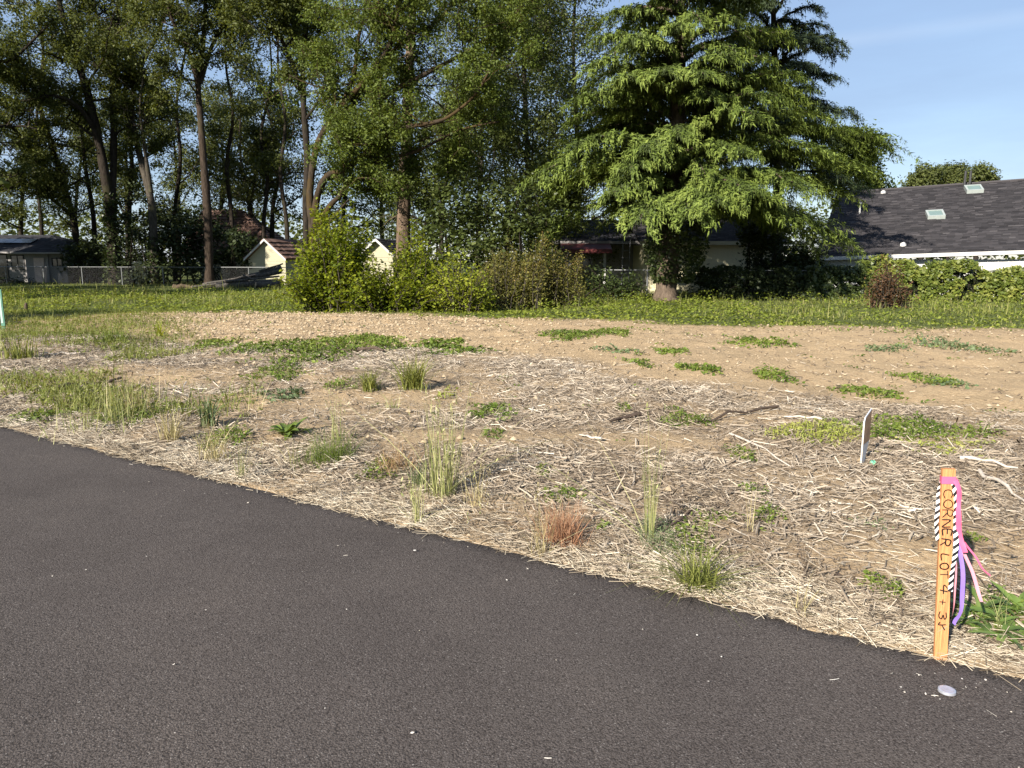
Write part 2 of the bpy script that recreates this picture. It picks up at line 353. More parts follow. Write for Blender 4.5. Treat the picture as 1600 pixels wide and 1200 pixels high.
plain('ink', (.012, .011, .012), .6, .2)
plain('tape_pink', (.62, .10, .20), .45, .35, var=.12)
plain('tape_pale', (.60, .25, .30), .45, .35, var=.12)
plain('tape_purple', (.21, .135, .45), .45, .35, var=.12)
plain('marker_green', (.06, .17, .12), .5, .4, var=.15)
plain('marker_pale', (.30, .40, .35), .5, .4, var=.1)
plain('sign_face', (.40, .41, .44), .5, .3, var=.12)
plain('sign_brown', (.30, .19, .115), .7, .2, var=.3)
plain('sign_edge', (.55, .50, .43), .5, .3, var=.05)
plain('mint_plastic', (.18, .62, .38), .5, .4)
plain('cap_metal', (.55, .56, .60), .35, .5, .6, var=.15, vscale=60)
plain('stick_dark', (.075, .055, .042), .85, .1, var=.35, vscale=20)
plain('stick_pale', (.46, .40, .33), .85, .1, var=.25, vscale=20)
plain('stone', (.33, .27, .21), .85, .2, var=.25, vscale=15, bump=.3)
plain('soil_dark', (.06, .05, .035), .95, .05)
def stripes():
    m, t, out = newmat('tape_striped')
    tcn = N(t, 'TexCoord'); sx = N(t, 'SeparateXYZ'); t.links.new(tcn.outputs['UV'], sx.inputs[0])
    a = N(t, 'Math', operation='MULTIPLY_ADD'); a.inputs[1].default_value = .55; t.links.new(sx.outputs[0], a.inputs[0]); t.links.new(sx.outputs[1], a.inputs[2])
    f = N(t, 'Math', operation='FRACT'); t.links.new(a.outputs[0], f.inputs[0])
    g = N(t, 'Math', operation='GREATER_THAN'); g.inputs[1].default_value = .5; t.links.new(f.outputs[0], g.inputs[0])
    rp = ramp(t, [(.4, (.82, .81, .78)), (.6, (.012, .012, .014))]); t.links.new(g.outputs[0], rp.inputs[0])
    b = N(t, 'BsdfPrincipled', Roughness=.45); t.links.new(rp.outputs[0], b.inputs['Base Color']); t.links.new(b.outputs[0], out.inputs[0])
stripes()
def asphalt():
    m, t, out = newmat('asphalt')
    geo = N(t, 'NewGeometry'); pos = geo.outputs['Position']
    vo = N(t, 'TexVoronoi', Scale=230.0); t.links.new(pos, vo.inputs['Vector'])
    v2 = N(t, 'TexVoronoi', Scale=120.0); t.links.new(pos, v2.inputs['Vector'])
    n1 = N(t, 'TexNoise', Scale=1.1, Detail=5.0, Roughness=.6); t.links.new(pos, n1.inputs['Vector'])
    n2 = N(t, 'TexNoise', Scale=210.0, Detail=3.0); t.links.new(pos, n2.inputs['Vector'])
    sp_ = N(t, 'SeparateColor'); t.links.new(vo.outputs['Color'], sp_.inputs[0])
    rp = ramp(t, [(0, (.044, .0365, .0320)), (.5, (.084, .0705, .0620)), (.9, (.105, .089, .079)), (.985, (.135, .117, .106)), (1, (.22, .20, .18))]); t.links.new(sp_.outputs[0], rp.inputs[0])
    # pits between the stones
    pit = ramp(t, [(.0, (1, 1, 1)), (.55, (.95, .95, .95)), (.8, (.35, .35, .35))]); t.links.new(v2.outputs['Distance'], pit.inputs[0])
    mu = N(t, 'Mix', data_type='RGBA', blend_type='MULTIPLY'); mu.inputs['Factor'].default_value = .75; t.links.new(rp.outputs[0], mu.inputs['A']); t.links.new(pit.outputs[0], mu.inputs['B'])
    big = ramp(t, [(.25, (.80, .79, .79)), (.5, (1, 1, 1)), (.75, (1.16, 1.15, 1.13))]); t.links.new(n1.outputs['Fac'], big.inputs[0])
    m2 = N(t, 'Mix', data_type='RGBA', blend_type='MULTIPLY'); m2.inputs['Factor'].default_value = 1; t.links.new(mu.outputs['Result'], m2.inputs['A']); t.links.new(big.outputs[0], m2.inputs['B'])
    # dust along the edge of the lot and a scraped patch round the survey cap
    at = N(t, 'Attribute', attribute_name='dust'); nd = N(t, 'TexNoise', Scale=55.0, Detail=4.0, Roughness=.7); t.links.new(pos, nd.inputs['Vector'])
    dm = N(t, 'Math', operation='MULTIPLY_ADD'); dm.inputs[1].default_value = 1.0; t.links.new(at.outputs['Fac'], dm.inputs[0]); t.links.new(nd.outputs['Fac'], dm.inputs[2])
    dr = ramp(t, [(.80, (0, 0, 0)), (1.0, (.65, .65, .65))]); t.links.new(dm.outputs[0], dr.inputs[0])
    m3 = N(t, 'Mix', data_type='RGBA'); m3.inputs['B'].default_value = (.17, .145, .12, 1); t.links.new(dr.outputs[0], m3.inputs['Factor']); t.links.new(m2.outputs['Result'], m3.inputs['A'])
    b = N(t, 'BsdfPrincipled', Roughness=.92); b.inputs['Specular IOR Level'].default_value = .15
    t.links.new(m3.outputs['Result'], b.inputs['Base Color'])
    ad = N(t, 'Math', operation='MULTIPLY_ADD'); ad.inputs[1].default_value = -1.2; t.links.new(v2.outputs['Distance'], ad.inputs[0])
    a3 = N(t, 'Math', operation='MULTIPLY_ADD'); a3.inputs[1].default_value = -.7; t.links.new(vo.outputs['Distance'], a3.inputs[0]); t.links.new(n2.outputs['Fac'], a3.inputs[2]); t.links.new(a3.outputs[0], ad.inputs[2])
    bp = N(t, 'Bump', Strength=.4, Distance=.005); t.links.new(ad.outputs[0], bp.inputs['Height']); t.links.new(bp.outputs[0], b.inputs['Normal'])
    t.links.new(b.outputs[0], out.inputs[0])
asphalt()
def soil():
    m, t, out = newmat('soil')
    geo = N(t, 'NewGeometry'); pos = geo.outputs['Position']
    am = N(t, 'Attribute', attribute_name='mulch'); ag = N(t, 'Attribute', attribute_name='grass')
    n1 = N(t, 'TexNoise', Scale=1.3, Detail=6.0, Roughness=.65); n2 = N(t, 'TexNoise', Scale=26.0, Detail=6.0, Roughness=.7); n3 = N(t, 'TexNoise', Scale=9.0, Detail=5.0, Roughness=.7)
    for n in (n1, n2, n3): t.links.new(pos, n.inputs['Vector'])
    sand = ramp(t, [(.28, (.27, .185, .105)), (.5, (.43, .315, .185)), (.72, (.54, .41, .25))]); t.links.new(n2.outputs['Fac'], sand.inputs[0])
    big = ramp(t, [(.3, (.82, .81, .80)), (.7, (1.08, 1.06, 1.04))]); t.links.new(n1.outputs['Fac'], big.inputs[0])
    m1 = N(t, 'Mix', data_type='RGBA', blend_type='MULTIPLY'); m1.inputs['Factor'].default_value = 1; t.links.new(sand.outputs[0], m1.inputs['A']); t.links.new(big.outputs[0], m1.inputs['B'])
    mul = ramp(t, [(.3, (.11, .078, .05)), (.5, (.24, .18, .118)), (.75, (.39, .31, .215))]); t.links.new(n2.outputs['Fac'], mul.inputs[0])
    m2 = N(t, 'Mix', data_type='RGBA'); t.links.new(am.outputs['Fac'], m2.inputs['Factor']); t.links.new(m1.outputs['Result'], m2.inputs['A']); t.links.new(mul.outputs[0], m2.inputs['B'])
    gr = ramp(t, [(.3, (.05, .07, .02)), (.7, (.13, .14, .045))]); t.links.new(n3.outputs['Fac'], gr.inputs[0])
    m3 = N(t, 'Mix', data_type='RGBA'); t.links.new(ag.outputs['Fac'], m3.inputs['Factor']); t.links.new(m2.outputs['Result'], m3.inputs['A']); t.links.new(gr.outputs[0], m3.inputs['B'])
    b = N(t, 'BsdfPrincipled', Roughness=.95); b.inputs['Specular IOR Level'].default_value = .08
    t.links.new(m3.outputs['Result'], b.inputs['Base Color'])
    ad = N(t, 'Math', operation='ADD'); t.links.new(n2.outputs['Fac'], ad.inputs[0]); t.links.new(n3.outputs['Fac'], ad.inputs[1])
    bp = N(t, 'Bump', Strength=.8, Distance=.03); t.links.new(ad.outputs[0], bp.inputs['Height']); t.links.new(bp.outputs[0], b.inputs['Normal'])
    t.links.new(b.outputs[0], out.inputs[0])
soil()

# ------------------------------------------------------------------ ground and road
def axis_x():
    a = list(np.arange(0, 6, .07)); s = .07
    while a[-1] < 900: s *= 1.06; a.append(a[-1]+s)
    a = np.array(a); return np.concatenate([-a[:0:-1], a])
def axis_y():
    a = [2.0]
    while a[-1] < 45: a.append(a[-1]+max(.045, .0115*a[-1]))
    s = .3
    while a[-1] < 1200: s *= 1.09; a.append(a[-1]+s)
    b = [2.0]; s = .03
    while b[-1] > -300: s *= 1.12; b.append(b[-1]-s)
    return np.array(b[:0:-1]+a)
gxs, gys = axis_x(), axis_y(); nx, ny = len(gxs), len(gys)
XX, YY = np.meshgrid(gxs, gys); ZZ = H(XX, YY)
# the far side of the road: plain verge
S = sd(XX, YY); ZZ = np.where(S < -11.5, .03, ZZ)
i = np.arange(ny-1)[:, None]*nx; j = np.arange(nx-1)[None, :]
f = np.stack([i+j, i+j+1, i+j+nx+1, i+j+nx], -1).reshape(-1, 4)
mb = MB(); mb.add(np.stack([XX, YY, ZZ], -1).reshape(-1, 3), f, smooth=True)
ground = mb.build('ground', 'soil'); tag(ground, kind='structure')
mm_ = mulch(XX, YY)
gm = np.maximum(sstep(-.3, 1.2, YY-yg(XX)+1.2*(fbm(XX, YY, .9, 3, 11)-.5)), (S < -11.4)*1.0)
for nme, arr in (('mulch', mm_), ('grass', gm)):
    a = ground.data.attributes.new(nme, 'FLOAT', 'POINT'); a.data.foreach_set('value', arr.astype(np.float32).ravel())
# road slab with an uneven edge
es = np.concatenate([np.arange(-200, -8, 4), np.arange(-8, 16, .03), np.arange(16, 200, 4)])
wob = .035*(fbm(es, es*0, .5, 3, 21)-.5)+.02*(fbm(es, es*0, .08, 2, 22)-.5)+.06*(fbm(es, es*0, 3.5, 2, 23)-.5)
wob = wob-.04*np.exp(-((es-7.55)/.12)**2)*(es > 7.3)
rows = [(wob+.012, -.10), (wob+.008, -.008), (wob-.006, 0.0), (wob*0-.12, .002), (wob*0-.35, .003), (wob*0-.8, .004), (wob*0-2, .006), (wob*0-4, .01), (wob*0-8, .01), (wob*0-11.6, .004), (wob*0-11.62, -.1)]
V = []; 
for off, z in rows:
    V.append(np.stack([E0[0]+ED[0]*es+EN[0]*off, E0[1]+ED[1]*es+EN[1]*off, np.full(len(es), z)], 1))
k = len(es); i = np.arange(len(rows)-1)[:, None]*k; j = np.arange(k-1)[None, :]
f = np.stack([i+j+1, i+j, i+k+j, i+k+j+1], -1).reshape(-1, 4)
mb = MB(); mb.add(np.concatenate(V), f, smooth=True); road = mb.build('road', 'asphalt'); tag(road, kind='structure')
CAP = G(1479, 1084)
rv = np.concatenate(V); dsv = .30*np.exp(sd(rv[:, 0], rv[:, 1])/.10)*(0.3+.9*sstep(4, 8, se(rv[:, 0], rv[:, 1])))
a = road.data.attributes.new('dust', 'FLOAT', 'POINT'); a.data.foreach_set('value', dsv.astype(np.float32))

def vis_pts(n, ymin, ymax, margin=.78):
    y = np.sqrt(rng.random(n)*(ymax**2-ymin**2)+ymin**2); x = (rng.random(n)*2-1)*margin*y
    return x, y
# ------------------------------------------------------------------ loose covers of the ground (nobody could count them)
mb = MB()
x, y = vis_pts(640000, 2.2, 15.5)
s = sd(x, y); m = mulch(x, y)
dens = np.where(y < 6, 1.0, np.where(y < 9, .70, .42))
keep = (s > .05) & (rng.random(len(x)) < (m**1.6)*dens*.85+.04*(y < yb(x)))
x, y, s = x[keep], y[keep], s[keep]; n = len(x)
ln = rng.lognormal(np.log(.032), .66, n)*(1+.035*y); ln = np.minimum(ln, .26); w = np.clip(ln*rng.uniform(.05, .16, n), .0026, .015)
z = H(x, y)+.004+rng.random(n)*.022
tone = np.clip(.66*rng.random(n)+.48*fbm(x, y, .5, 3, 31)-.10+rng.normal(0, .10, n)+.06*sstep(6, 10, y), 0, 1)
az = rng.random(n)*6.283; ti = rng.normal(0, .26, n); be = rng.normal(0, .18, n); c = np.stack([x, y, z], 1)
for fl, kk in ((False, (y < 5.2) & (ln > .05)), (True, (y >= 5.2) | (ln <= .05))): chips(mb, c[kk], az[kk], ln[kk], w[kk], ti[kk], be[kk], tone[kk], lite=fl)
# stray bits of dead weed out on the sand
x, y = vis_pts(9000, 6, 24); kk = (y > yb(x)+.3) & (y < yg(x)) & (rng.random(len(x)) < .15+.85*sstep(.4, .65, fbm(x, y, 1.2, 3, 35))); x, y = x[kk], y[kk]; n = len(x)
chips(mb, np.stack([x, y, H(x, y)+.008], 1), rng.random(n)*6.283, rng.uniform(.04, .14, n), rng.uniform(.006, .02, n), rng.normal(0, .3, n), rng.normal(0, .2, n), rng.choice([.02, .1, .15, .3, .8], n), lite=True)
o = mb.build('wood_mulch', 'mulch'); tag(o, 'grey brown shredded wood mulch spread over the bare lot', 'mulch', kind='stuff')
mb = MB()
n0 = 58000; e = rng.random(n0)*17-5; q = rng.exponential(.30, n0)-.035
x = E0[0]+ED[0]*e+EN[0]*q; y = E0[1]+ED[1]*e+EN[1]*q
keep = (y > 2.2) & (np.abs(x) < .8*y) & (q < 1.7) & ((q > .02) | (rng.random(n0) < .4)) & (rng.random(n0) < .12+1.0*sstep(.3, .7, fbm(x, y, .5, 3, 40)))
x, y, q = x[keep], y[keep], q[keep]; n = len(x)
az = np.arctan2(ED[1], ED[0])+rng.normal(0, .75, n)
ln = np.clip(rng.lognormal(np.log(.085), .5, n), .03, .34); z = np.maximum(H(x, y), np.where(q < .0, .002, -1))+.003+rng.random(n)**2*.035
chips(mb, np.stack([x, y, z], 1), az, ln, rng.uniform(.0022, .0055, n), rng.normal(0, .2, n), rng.normal(0, .06, n), np.clip(rng.random(n)*.85+.5*fbm(x, y, .3, 3, 33)-.2, 0, 1), lite=True)
o = mb.build('dry_straw', 'straw'); tag(o, 'pale dry straw lying along the edge of the asphalt', 'straw', kind='stuff')
# crumbs of soil
mb = MB()
x, y = vis_pts(60000, 2.5, 24)
keep = (sd(x, y) > .05) & (y < yg(x)+.5) & (rng.random(len(x)) < (.10+.45*(y > yb(x))*sstep(2, -5, x)+.05*(y > yb(x)))*sstep(-.56, -.40, x/y))
x, y = x[keep], y[keep]; n = len(x)
r_ = rng.lognormal(np.log(.011), .5, n)*(1+.11*y)*.9; r_ = np.clip(r_, .006, .05)*np.where(x > 1, .7, .85)
c = np.stack([x, y, H(x, y)+r_*.3], 1)
o6 = np.array([(1, 0, 0), (0, 1, 0), (-1, 0, 0), (0, -1, 0), (0, 0, 1)], float)
jit = o6[None]*rng.uniform(.6, 1.35, (n, 5, 1))*r_[:, None, None]; jit[:, 4, 2] *= .8
an = rng.random(n)*6.28; ca, sa = np.cos(an), np.sin(an); jx = jit[:, :, 0]*ca[:, None]-jit[:, :, 1]*sa[:, None]; jy = jit[:, :, 0]*sa[:, None]+jit[:, :, 1]*ca[:, None]
jit[:, :, 0] = jx; jit[:, :, 1] = jy
v = (c[:, None]+jit).reshape(-1, 3); f = (np.arange(n)[:, None, None]*5+np.array([(0, 1, 4), (1, 2, 4), (2, 3, 4), (3, 0, 4)])[None]).reshape(-1, 3)
mb.add(v, f, np.repeat(rng.random(n), 4), True)
o = mb.build('soil_clods', 'clod_soil'); tag(o, 'brown crumbs and clods of soil on the bare lot', 'soil', kind='stuff')
# grit on the road
mb = MB()
n = 420; e = rng.random(n)*12-2; q = -rng.exponential(.5, n)-.02; q[:220] = -rng.random(220)**.5*4.2
x = E0[0]+ED[0]*e+EN[0]*q; y = E0[1]+ED[1]*e+EN[1]*q
extra = 45; x = np.concatenate([x, CAP[0]+rng.normal(.03, .16, extra)]); y = np.concatenate([y, CAP[1]+rng.normal(.0, .09, extra)]); n += extra
keep = sd(x, y) < -.015; x, y = x[keep], y[keep]; n = len(x)
kites(mb, np.stack([x, y, np.full(n, .0165)-.004*rng.random(n)], 1), rng.lognormal(np.log(.006), .45, n), up=1.6, asp=.8)
chips(mb, np.stack([x[::14], y[::14], np.full(len(x[::14]), .017)], 1), rng.random(len(x[::14]))*6.28, rng.uniform(.015, .045, len(x[::14])), np.full(len(x[::14]), .003), np.zeros(len(x[::14])), rng.normal(0, .08, len(x[::14])), rng.uniform(.5, 1, len(x[::14])))
o = mb.build('road_grit', 'grit'); tag(o, 'pale specks of grit scattered on the dark asphalt', 'grit', kind='stuff')
# seedlings sprinkled over the sand and mulch
mb = MB()
x, y = vis_pts(5200, 3, 24)
d = sstep(.52, .75, fbm(x, y, 1.5, 3, 51)); keep = (sd(x, y) > .3) & (y < yg(x)+.3) & (rng.random(len(x)) < .03+.5*d*np.where(y > yb(x), 1.0, .30))
x, y = x[keep], y[keep]
for a_, b_ in zip(x, y):
    k = rng.integers(4, 11); sz = .016+.0034*b_
    pp = np.stack([a_+rng.normal(0, sz*1.1, k), b_+rng.normal(0, sz*1.1, k), np.zeros(k)], 1); pp[:, 2] = H(pp[:, 0], pp[:, 1])+rng.random(k)*sz*.8
    kites(mb, pp, rng.uniform(.7, 1.3, k)*sz, up=.8, r=np.clip(rng.random()+rng.normal(0, .1, k), 0, 1))
o = mb.build('seedlings', 'weed_green'); tag(o, 'tiny green seedlings sprinkled over the bare soil', 'seedlings', kind='stuff')
# grass strip behind the bare soil
mb = MB()
n0 = 80000; y = 12+rng.random(n0)**1.0*38; x = (rng.random(n0)*2-1)*.78*y
dg = y-yg(x); nsy = fbm(x, y, 1.4, 3, 61)
keep = (dg > -.9+2.4*(nsy-.4)) & (rng.random(n0) < np.clip(1.25-.02*y, .25, 1)*np.clip(.35+dg*.6, .1, 1)*np.where(x < 6.5, .16+.5*sstep(.45, .65, nsy), .75))
x, y, dg = x[keep], y[keep], dg[keep]; n = len(x)
hh = (.05+.10*sstep(0, 5, dg))*rng.lognormal(0, .5, n)*(.15+1.7*sstep(.25, .75, fbm(x, y, 1.3, 3, 62)))*np.where(x > 6, .8, 1.0)
blades(mb, np.stack([x, y, H(x, y)-.01], 1), hh, rng.uniform(.1, .9, n), .008+.0007*y, 2, r=np.where(rng.random(n) < .16, 1, np.clip(rng.random(n)*.65+.4*fbm(x, y, 1.0, 2, 63), 0, 1)))
n0 = 20000; y = 18+rng.random(n0)*27; x = (rng.random(n0)*2-1)*.75*y; dg = y-yg(x); keep = (dg > np.where(x < -2, 2.5, 6)) & (rng.random(n0) < sstep(.42, .62, fbm(x, y, 2.4, 3, 64))*np.where(x < -2, 1, .35)); x, y = x[keep], y[keep]; n = len(x)
blades(mb, np.stack([x, y, H(x, y)], 1), rng.uniform(.22, .5, n), rng.uniform(.1, .7, n), .010, 3, r=rng.choice([.3, .6, .95, 1.0], n))
o = mb.build('grass', 'grass_strip'); tag(o, 'rough green grass strip between bare soil and fence', 'grass', kind='stuff')
mb = MB()
n0 = 105000; y = 13+rng.random(n0)*26; x = (rng.random(n0)*2-1)*.75*y; dg = y-yg(x)
dm = sstep(.30, .50, fbm(x, y, 2.6, 3, 66))*np.where(x < 7.5, 1, .35)
keep = (dg > -.5+1.6*(fbm(x, y, 1.0, 2, 67)-.5)) & (rng.random(n0) < (dm*.85+.15)*np.clip(.3+dg*.5, .1, 1))
x, y, dg = x[keep], y[keep], dg[keep]; n = len(x)
z = H(x, y)+rng.random(n)**.8*(.05+.42*sstep(0, 4, dg)*sstep(.35, .8, fbm(x, y, 1.1, 3, 68)))
kites(mb, np.stack([x, y, z], 1), rng.uniform(.05, .11, n), up=.7, asp=.7, r=np.clip(rng.random(n)*.7+.4*fbm(x, y, 1.8, 2, 69)-.05, 0, 1))
o = mb.build('ground_cover', 'weed_cover'); tag(o, 'yellow green leafy ground cover filling the weedy strip', 'ground cover', kind='stuff')
# weeds at the left of the lot
mb = MB()
n0 = 46000; y = 7.2+rng.random(n0)*16; x = (-.80+rng.random(n0)*.46)*y
u = x/y; dm = sstep(-.36, -.56, u+.25*(fbm(x, y, 1.6, 3, 71)-.5))*np.maximum(sstep(.36, .55, fbm(x, y, 1.1, 3, 72)), .8*sstep(14.5, 17.5, y))
keep = (sd(x, y) > .6) & (rng.random(n0) < dm)
x, y = x[keep], y[keep]; n = len(x)
tn = fbm(x, y, 1.2, 2, 73)
h2 = n*2//3
blades(mb, np.stack([x[:h2], y[:h2], H(x[:h2], y[:h2])-.01], 1), rng.lognormal(np.log(.15), .4, h2), rng.uniform(.2, 1.0, h2), .011, 2, r=np.clip(tn[:h2]*.8+rng.random(h2)*.3-.05, 0, 1))
kites(mb, np.stack([x[h2:], y[h2:], H(x[h2:], y[h2:])+rng.random(n-h2)*.10], 1), rng.uniform(.04, .08, n-h2), up=.8, asp=.7, r=np.clip(tn[h2:]*.8+rng.random(n-h2)*.3-.05, 0, 1))
o = mb.build('weeds', 'grass_strip'); tag(o, 'patchy green weeds spreading over the left of the lot', 'weeds', kind='stuff')

# ------------------------------------------------------------------ trees
def bez(p0, p1, p2, n):
    t = np.linspace(0, 1, n)[:, None]; return (1-t)**2*p0+2*t*(1-t)*p1+t*t*p2
def smooth_path(pts, per=4):
    pts = np.asarray(pts, float)
    if len(pts) == 2: return np.linspace(pts[0], pts[1], per+1)
    out = []; ext = np.concatenate([[2*pts[0]-pts[1]], pts, [2*pts[-1]-pts[-2]]])
    for a in range(1, len(ext)-2):
        p0, p1, p2, p3 = ext[a-1:a+3]
        for t in np.linspace(0, 1, per, endpoint=False):
            out.append(.5*((2*p1)+(-p0+p2)*t+(2*p0-5*p1+4*p2-p3)*t*t+(-p0+3*p1-3*p2+p3)*t**3))
    out.append(pts[-1]); return np.array(out)
class Tree:
    def __init__(self, seed): self.rg = np.random.default_rng(seed); self.w = MB(); self.anch = []
    def stem(self, pts, r0, r1, k=9, flare=0):
        p = smooth_path(pts); n = len(p); rad = np.linspace(r0, r1, n)*(1+.06*self.rg.normal(size=n))
        if flare: rad[0] *= 1+flare; rad[1] *= 1+flare*.35
        self.w.tube(p, rad, k); return p, rad
    def branch(self, p0, d0, L, r, lvl, up=.12, kids=5, wig=.28):
        rg = self.rg; n = 5; pts = [p0]; d = d0/np.linalg.norm(d0)
        for a in range(n):
            d = d+rg.normal(0, wig, 3)*.6+np.array([0, 0, up*.5]); d /= np.linalg.norm(d); pts.append(pts[-1]+d*L/n)
        pts = np.array(pts); rd = np.linspace(r, max(r*.35, .008), n+1)
        if lvl > 1: self.w.tube(pts, rd, 5 if r > .05 else 4, cap=False)
        elif lvl > 0: self.w.tube(pts[[0, 2, 4, 5]], rd[[0, 2, 4, 5]], 3, cap=False)
        else: self.w.tube(pts[[0, 5]], rd[[0, 5]], 3, cap=False)
        if lvl <= 0:
            for t in (.35, .6, .8, 1.0):
                q = t*n; a = min(int(q), n-1); self.anch.append(pts[a]+(pts[a+1]-pts[a])*(q-a))
            return
        for a in range(kids):
            t = rg.uniform(.25, 1.0); q = t*n; b = min(int(q), n-1); p = pts[b]+(pts[b+1]-pts[b])*(q-b)
            ax = pts[b+1]-pts[b]; ax /= np.linalg.norm(ax)
            nd = ax*.55+rg.normal(0, .62, 3); nd[2] += .1
            self.branch(p, nd, L*rg.uniform(.42, .68), r*.5, lvl-1, up, kids, wig)
        self.anch.append(pts[-1])
    def limbs(self, p, rad, n, t0=.4, L=(2, 4), lvl=2, kids=4, up=.12, out=1.0, back=1.0):
        rg = self.rg
        for a in range(n):
            t = t0+(1-t0)*(a+rg.random())/n; q = t*(len(p)-1); b = min(int(q), len(p)-2); s = p[b]+(p[b+1]-p[b])*(q-b)
            an = rg.random()*6.283; d = np.array([math.cos(an)*out, math.sin(an)*out*back, rg.uniform(.1, .8)])
            self.branch(s, d, rg.uniform(*L)*(1.15-.4*t), max(.02, rad[b]*rg.uniform(.3, .5)), lvl, up, kids)
    def finish(self, name, label, cat, wood, leafm, base, per=14, spread=.35, size=.15, asp=.6, group=None, up=.5, flat=.7, zmin=None, keep=1.0):
        root = empty(name, base, label, cat, group)
        part(self.w, 'trunk', wood, root)
        A = np.array(self.anch)
        if zmin is not None: A = A[A[:, 2] > zmin]
        if keep < 1: A = A[self.rg.random(len(A)) < keep]
        pyA = CY-F*((A[:, 1]*sp+(A[:, 2]-CAMZ)*cp)/np.maximum(.1, A[:, 1]*cp-(A[:, 2]-CAMZ)*sp)); high = (pyA < -70)   # fewer, larger leaves in the tops
        A = A[~high | (self.rg.random(len(A)) < .4)]; big = 1+.5*(CY-F*((A[:, 1]*sp+(A[:, 2]-CAMZ)*cp)/np.maximum(.1, A[:, 1]*cp-(A[:, 2]-CAMZ)*sp)) < -70)
        mb = MB(); n = len(A)*per; c = np.repeat(A, per, 0)
        dd = self.rg.normal(0, 1, (n, 3)); c = c+dd*spread*np.array([1, 1, flat]); nr = unit(dd*.5+self.rg.normal(0, .55, (n, 3))+np.array([0, 0, up*1.3]))
        rr = np.clip(np.repeat(self.rg.random(len(A)), per)*.45+self.rg.random(n)*.55, 0, 1)
        kites(mb, c, self.rg.uniform(.65, 1.35, n)*size*np.repeat(big, per), up, asp*1.2, nrm=nr, r=rr, tri=True)
        part(mb, 'crown', leafm, root)
        return root
def px_path(pts, Y, dy=0.0):
    n = len(pts); return [P(a, b, Y+dy*i/(n-1)) for i, (a, b) in enumerate(pts)]
def foot(px, Y):
    p = P(px, 408, Y); p[2] = float(H(p[0], Y))-.1; return p

# --- tall oaks of the left cluster, Y about 50
def ivy_sleeve(root, path, z0, z1, rad, n, mat='leaf_ivy'):
    z = rng.uniform(z0, z1, n); an = rng.random(n)*6.283; rr = rad*(.6+.7*rng.random(n))*(1.15-.5*(z-z0)/(z1-z0))*(.6+.8*vn(z, an, .8, 95))
    c = np.stack([np.interp(z, path[:, 2], path[:, k_]) for k_ in range(3)], 1); c[:, 0] += np.cos(an)*rr; c[:, 1] += np.sin(an)*rr; mb = MB(); kites(mb, c, rng.uniform(.12, .26, n), .3, .8)
    part(mb, 'ivy', mat, root)
OAK = dict(per=29, spread=.25, size=.14)
t = Tree(11); b = foot(178, 50)
p, r = t.stem([b]+px_path([(172, 330), (160, 250), (138, 150), (112, 70), (92, 0), (75, -120), (60, -260)], 50, -2), .36, .08, flare=.35); t.limbs(p, r, 15, .33, (2.2, 4.6), 2, 4)
p0_ = p; p, r = t.stem(px_path([(176, 320), (178, 220), (176, 120), (184, 30), (182, -80), (190, -240)], 50, 2), .23, .06); t.limbs(p, r, 15, .2, (2.0, 4.2), 2, 4)
p, r = t.stem(px_path([(172, 290), (150, 210), (120, 165), (80, 150), (30, 158), (-40, 150)], 50, -4), .18, .05); t.limbs(p, r, 10, .3, (1.6, 3), 2, 4)
oak = t.finish('oak_tree', 'forked dark oak with an ivy wrapped foot, second trunk from left house', 'tree', 'bark_oak', 'leaf_oak_dark', b, **OAK, keep=.56)
ivy_sleeve(oak, p0_, .2, 6.0, .5, 1500)
t = Tree(12); b = foot(240, 51)
p, r = t.stem([b]+px_path([(238, 330), (228, 280), (212, 215), (205, 160), (222, 100), (252, 40), (262, -40), (280, -200)], 51, 1), .27, .07, flare=.3); t.limbs(p, r, 15, .30, (2.0, 4.0), 2, 4)
p0_ = p; p, r = t.stem(px_path([(210, 210), (190, 160), (178, 100), (150, 20), (135, -120)], 51, 4), .19, .06); t.limbs(p, r, 10, .25, (2, 3.6), 2, 4)
p, r = t.stem(px_path([(236, 300), (226, 230), (219, 170), (225, 110)], 51, -2), .15, .05); t.limbs(p, r, 9, .35, (1.6, 3), 2, 4)
oak = t.finish('oak_tree', 'oak with pale sunlit lower trunk right of the ivy wrapped oak', 'tree', 'bark_pale', 'leaf_oak_dark', b, **OAK, keep=.56)
ivy_sleeve(oak, p0_, .2, 3.2, .5, 700)
t = Tree(13); b = foot(325, 47)
p, r = t.stem([b]+px_path([(324, 330), (318, 250), (313, 180), (310, 135), (318, 60), (322, -20), (330, -220)], 47, 0), .27, .07, flare=.25); t.limbs(p, r, 13, .5, (2.0, 4.0), 2, 4)
p, r = t.stem(px_path([(311, 140), (300, 95), (278, 50), (262, 5), (240, -120)], 47, -2), .17, .05); t.limbs(p, r, 10, .2, (1.8, 3.4), 2, 4)
p, r = t.stem(px_path([(313, 130), (330, 75), (352, 30), (370, -20), (395, -140)], 47, 2), .15, .05); t.limbs(p, r, 10, .2, (1.8, 3.4), 2, 4)
t.finish('oak_tree', 'tall straight brown trunk forking high above the tiled roofs', 'tree', 'bark_brown', 'leaf_oak_dark', b, **OAK, keep=.56)
t = Tree(14); b = foot(478, 42)
p, r = t.stem([b]+px_path([(478, 330), (480, 250), (474, 160), (472, 100), (462, 50), (455, -20), (450, -220)], 42, 0), .22, .06, flare=.2); t.limbs(p, r, 15, .38, (1.7, 3.6), 2, 4)
p, r = t.stem(px_path([(474, 150), (455, 95), (432, 45), (415, 0), (400, -130)], 42, -2), .14, .05); t.limbs(p, r, 10, .2, (1.6, 3.0), 2, 4)
p, r = t.stem(px_path([(470, 110), (478, 60), (480, 10), (492, -120)], 42, 2), .14, .05); t.limbs(p, r, 9, .2, (1.6, 3.0), 2, 4)
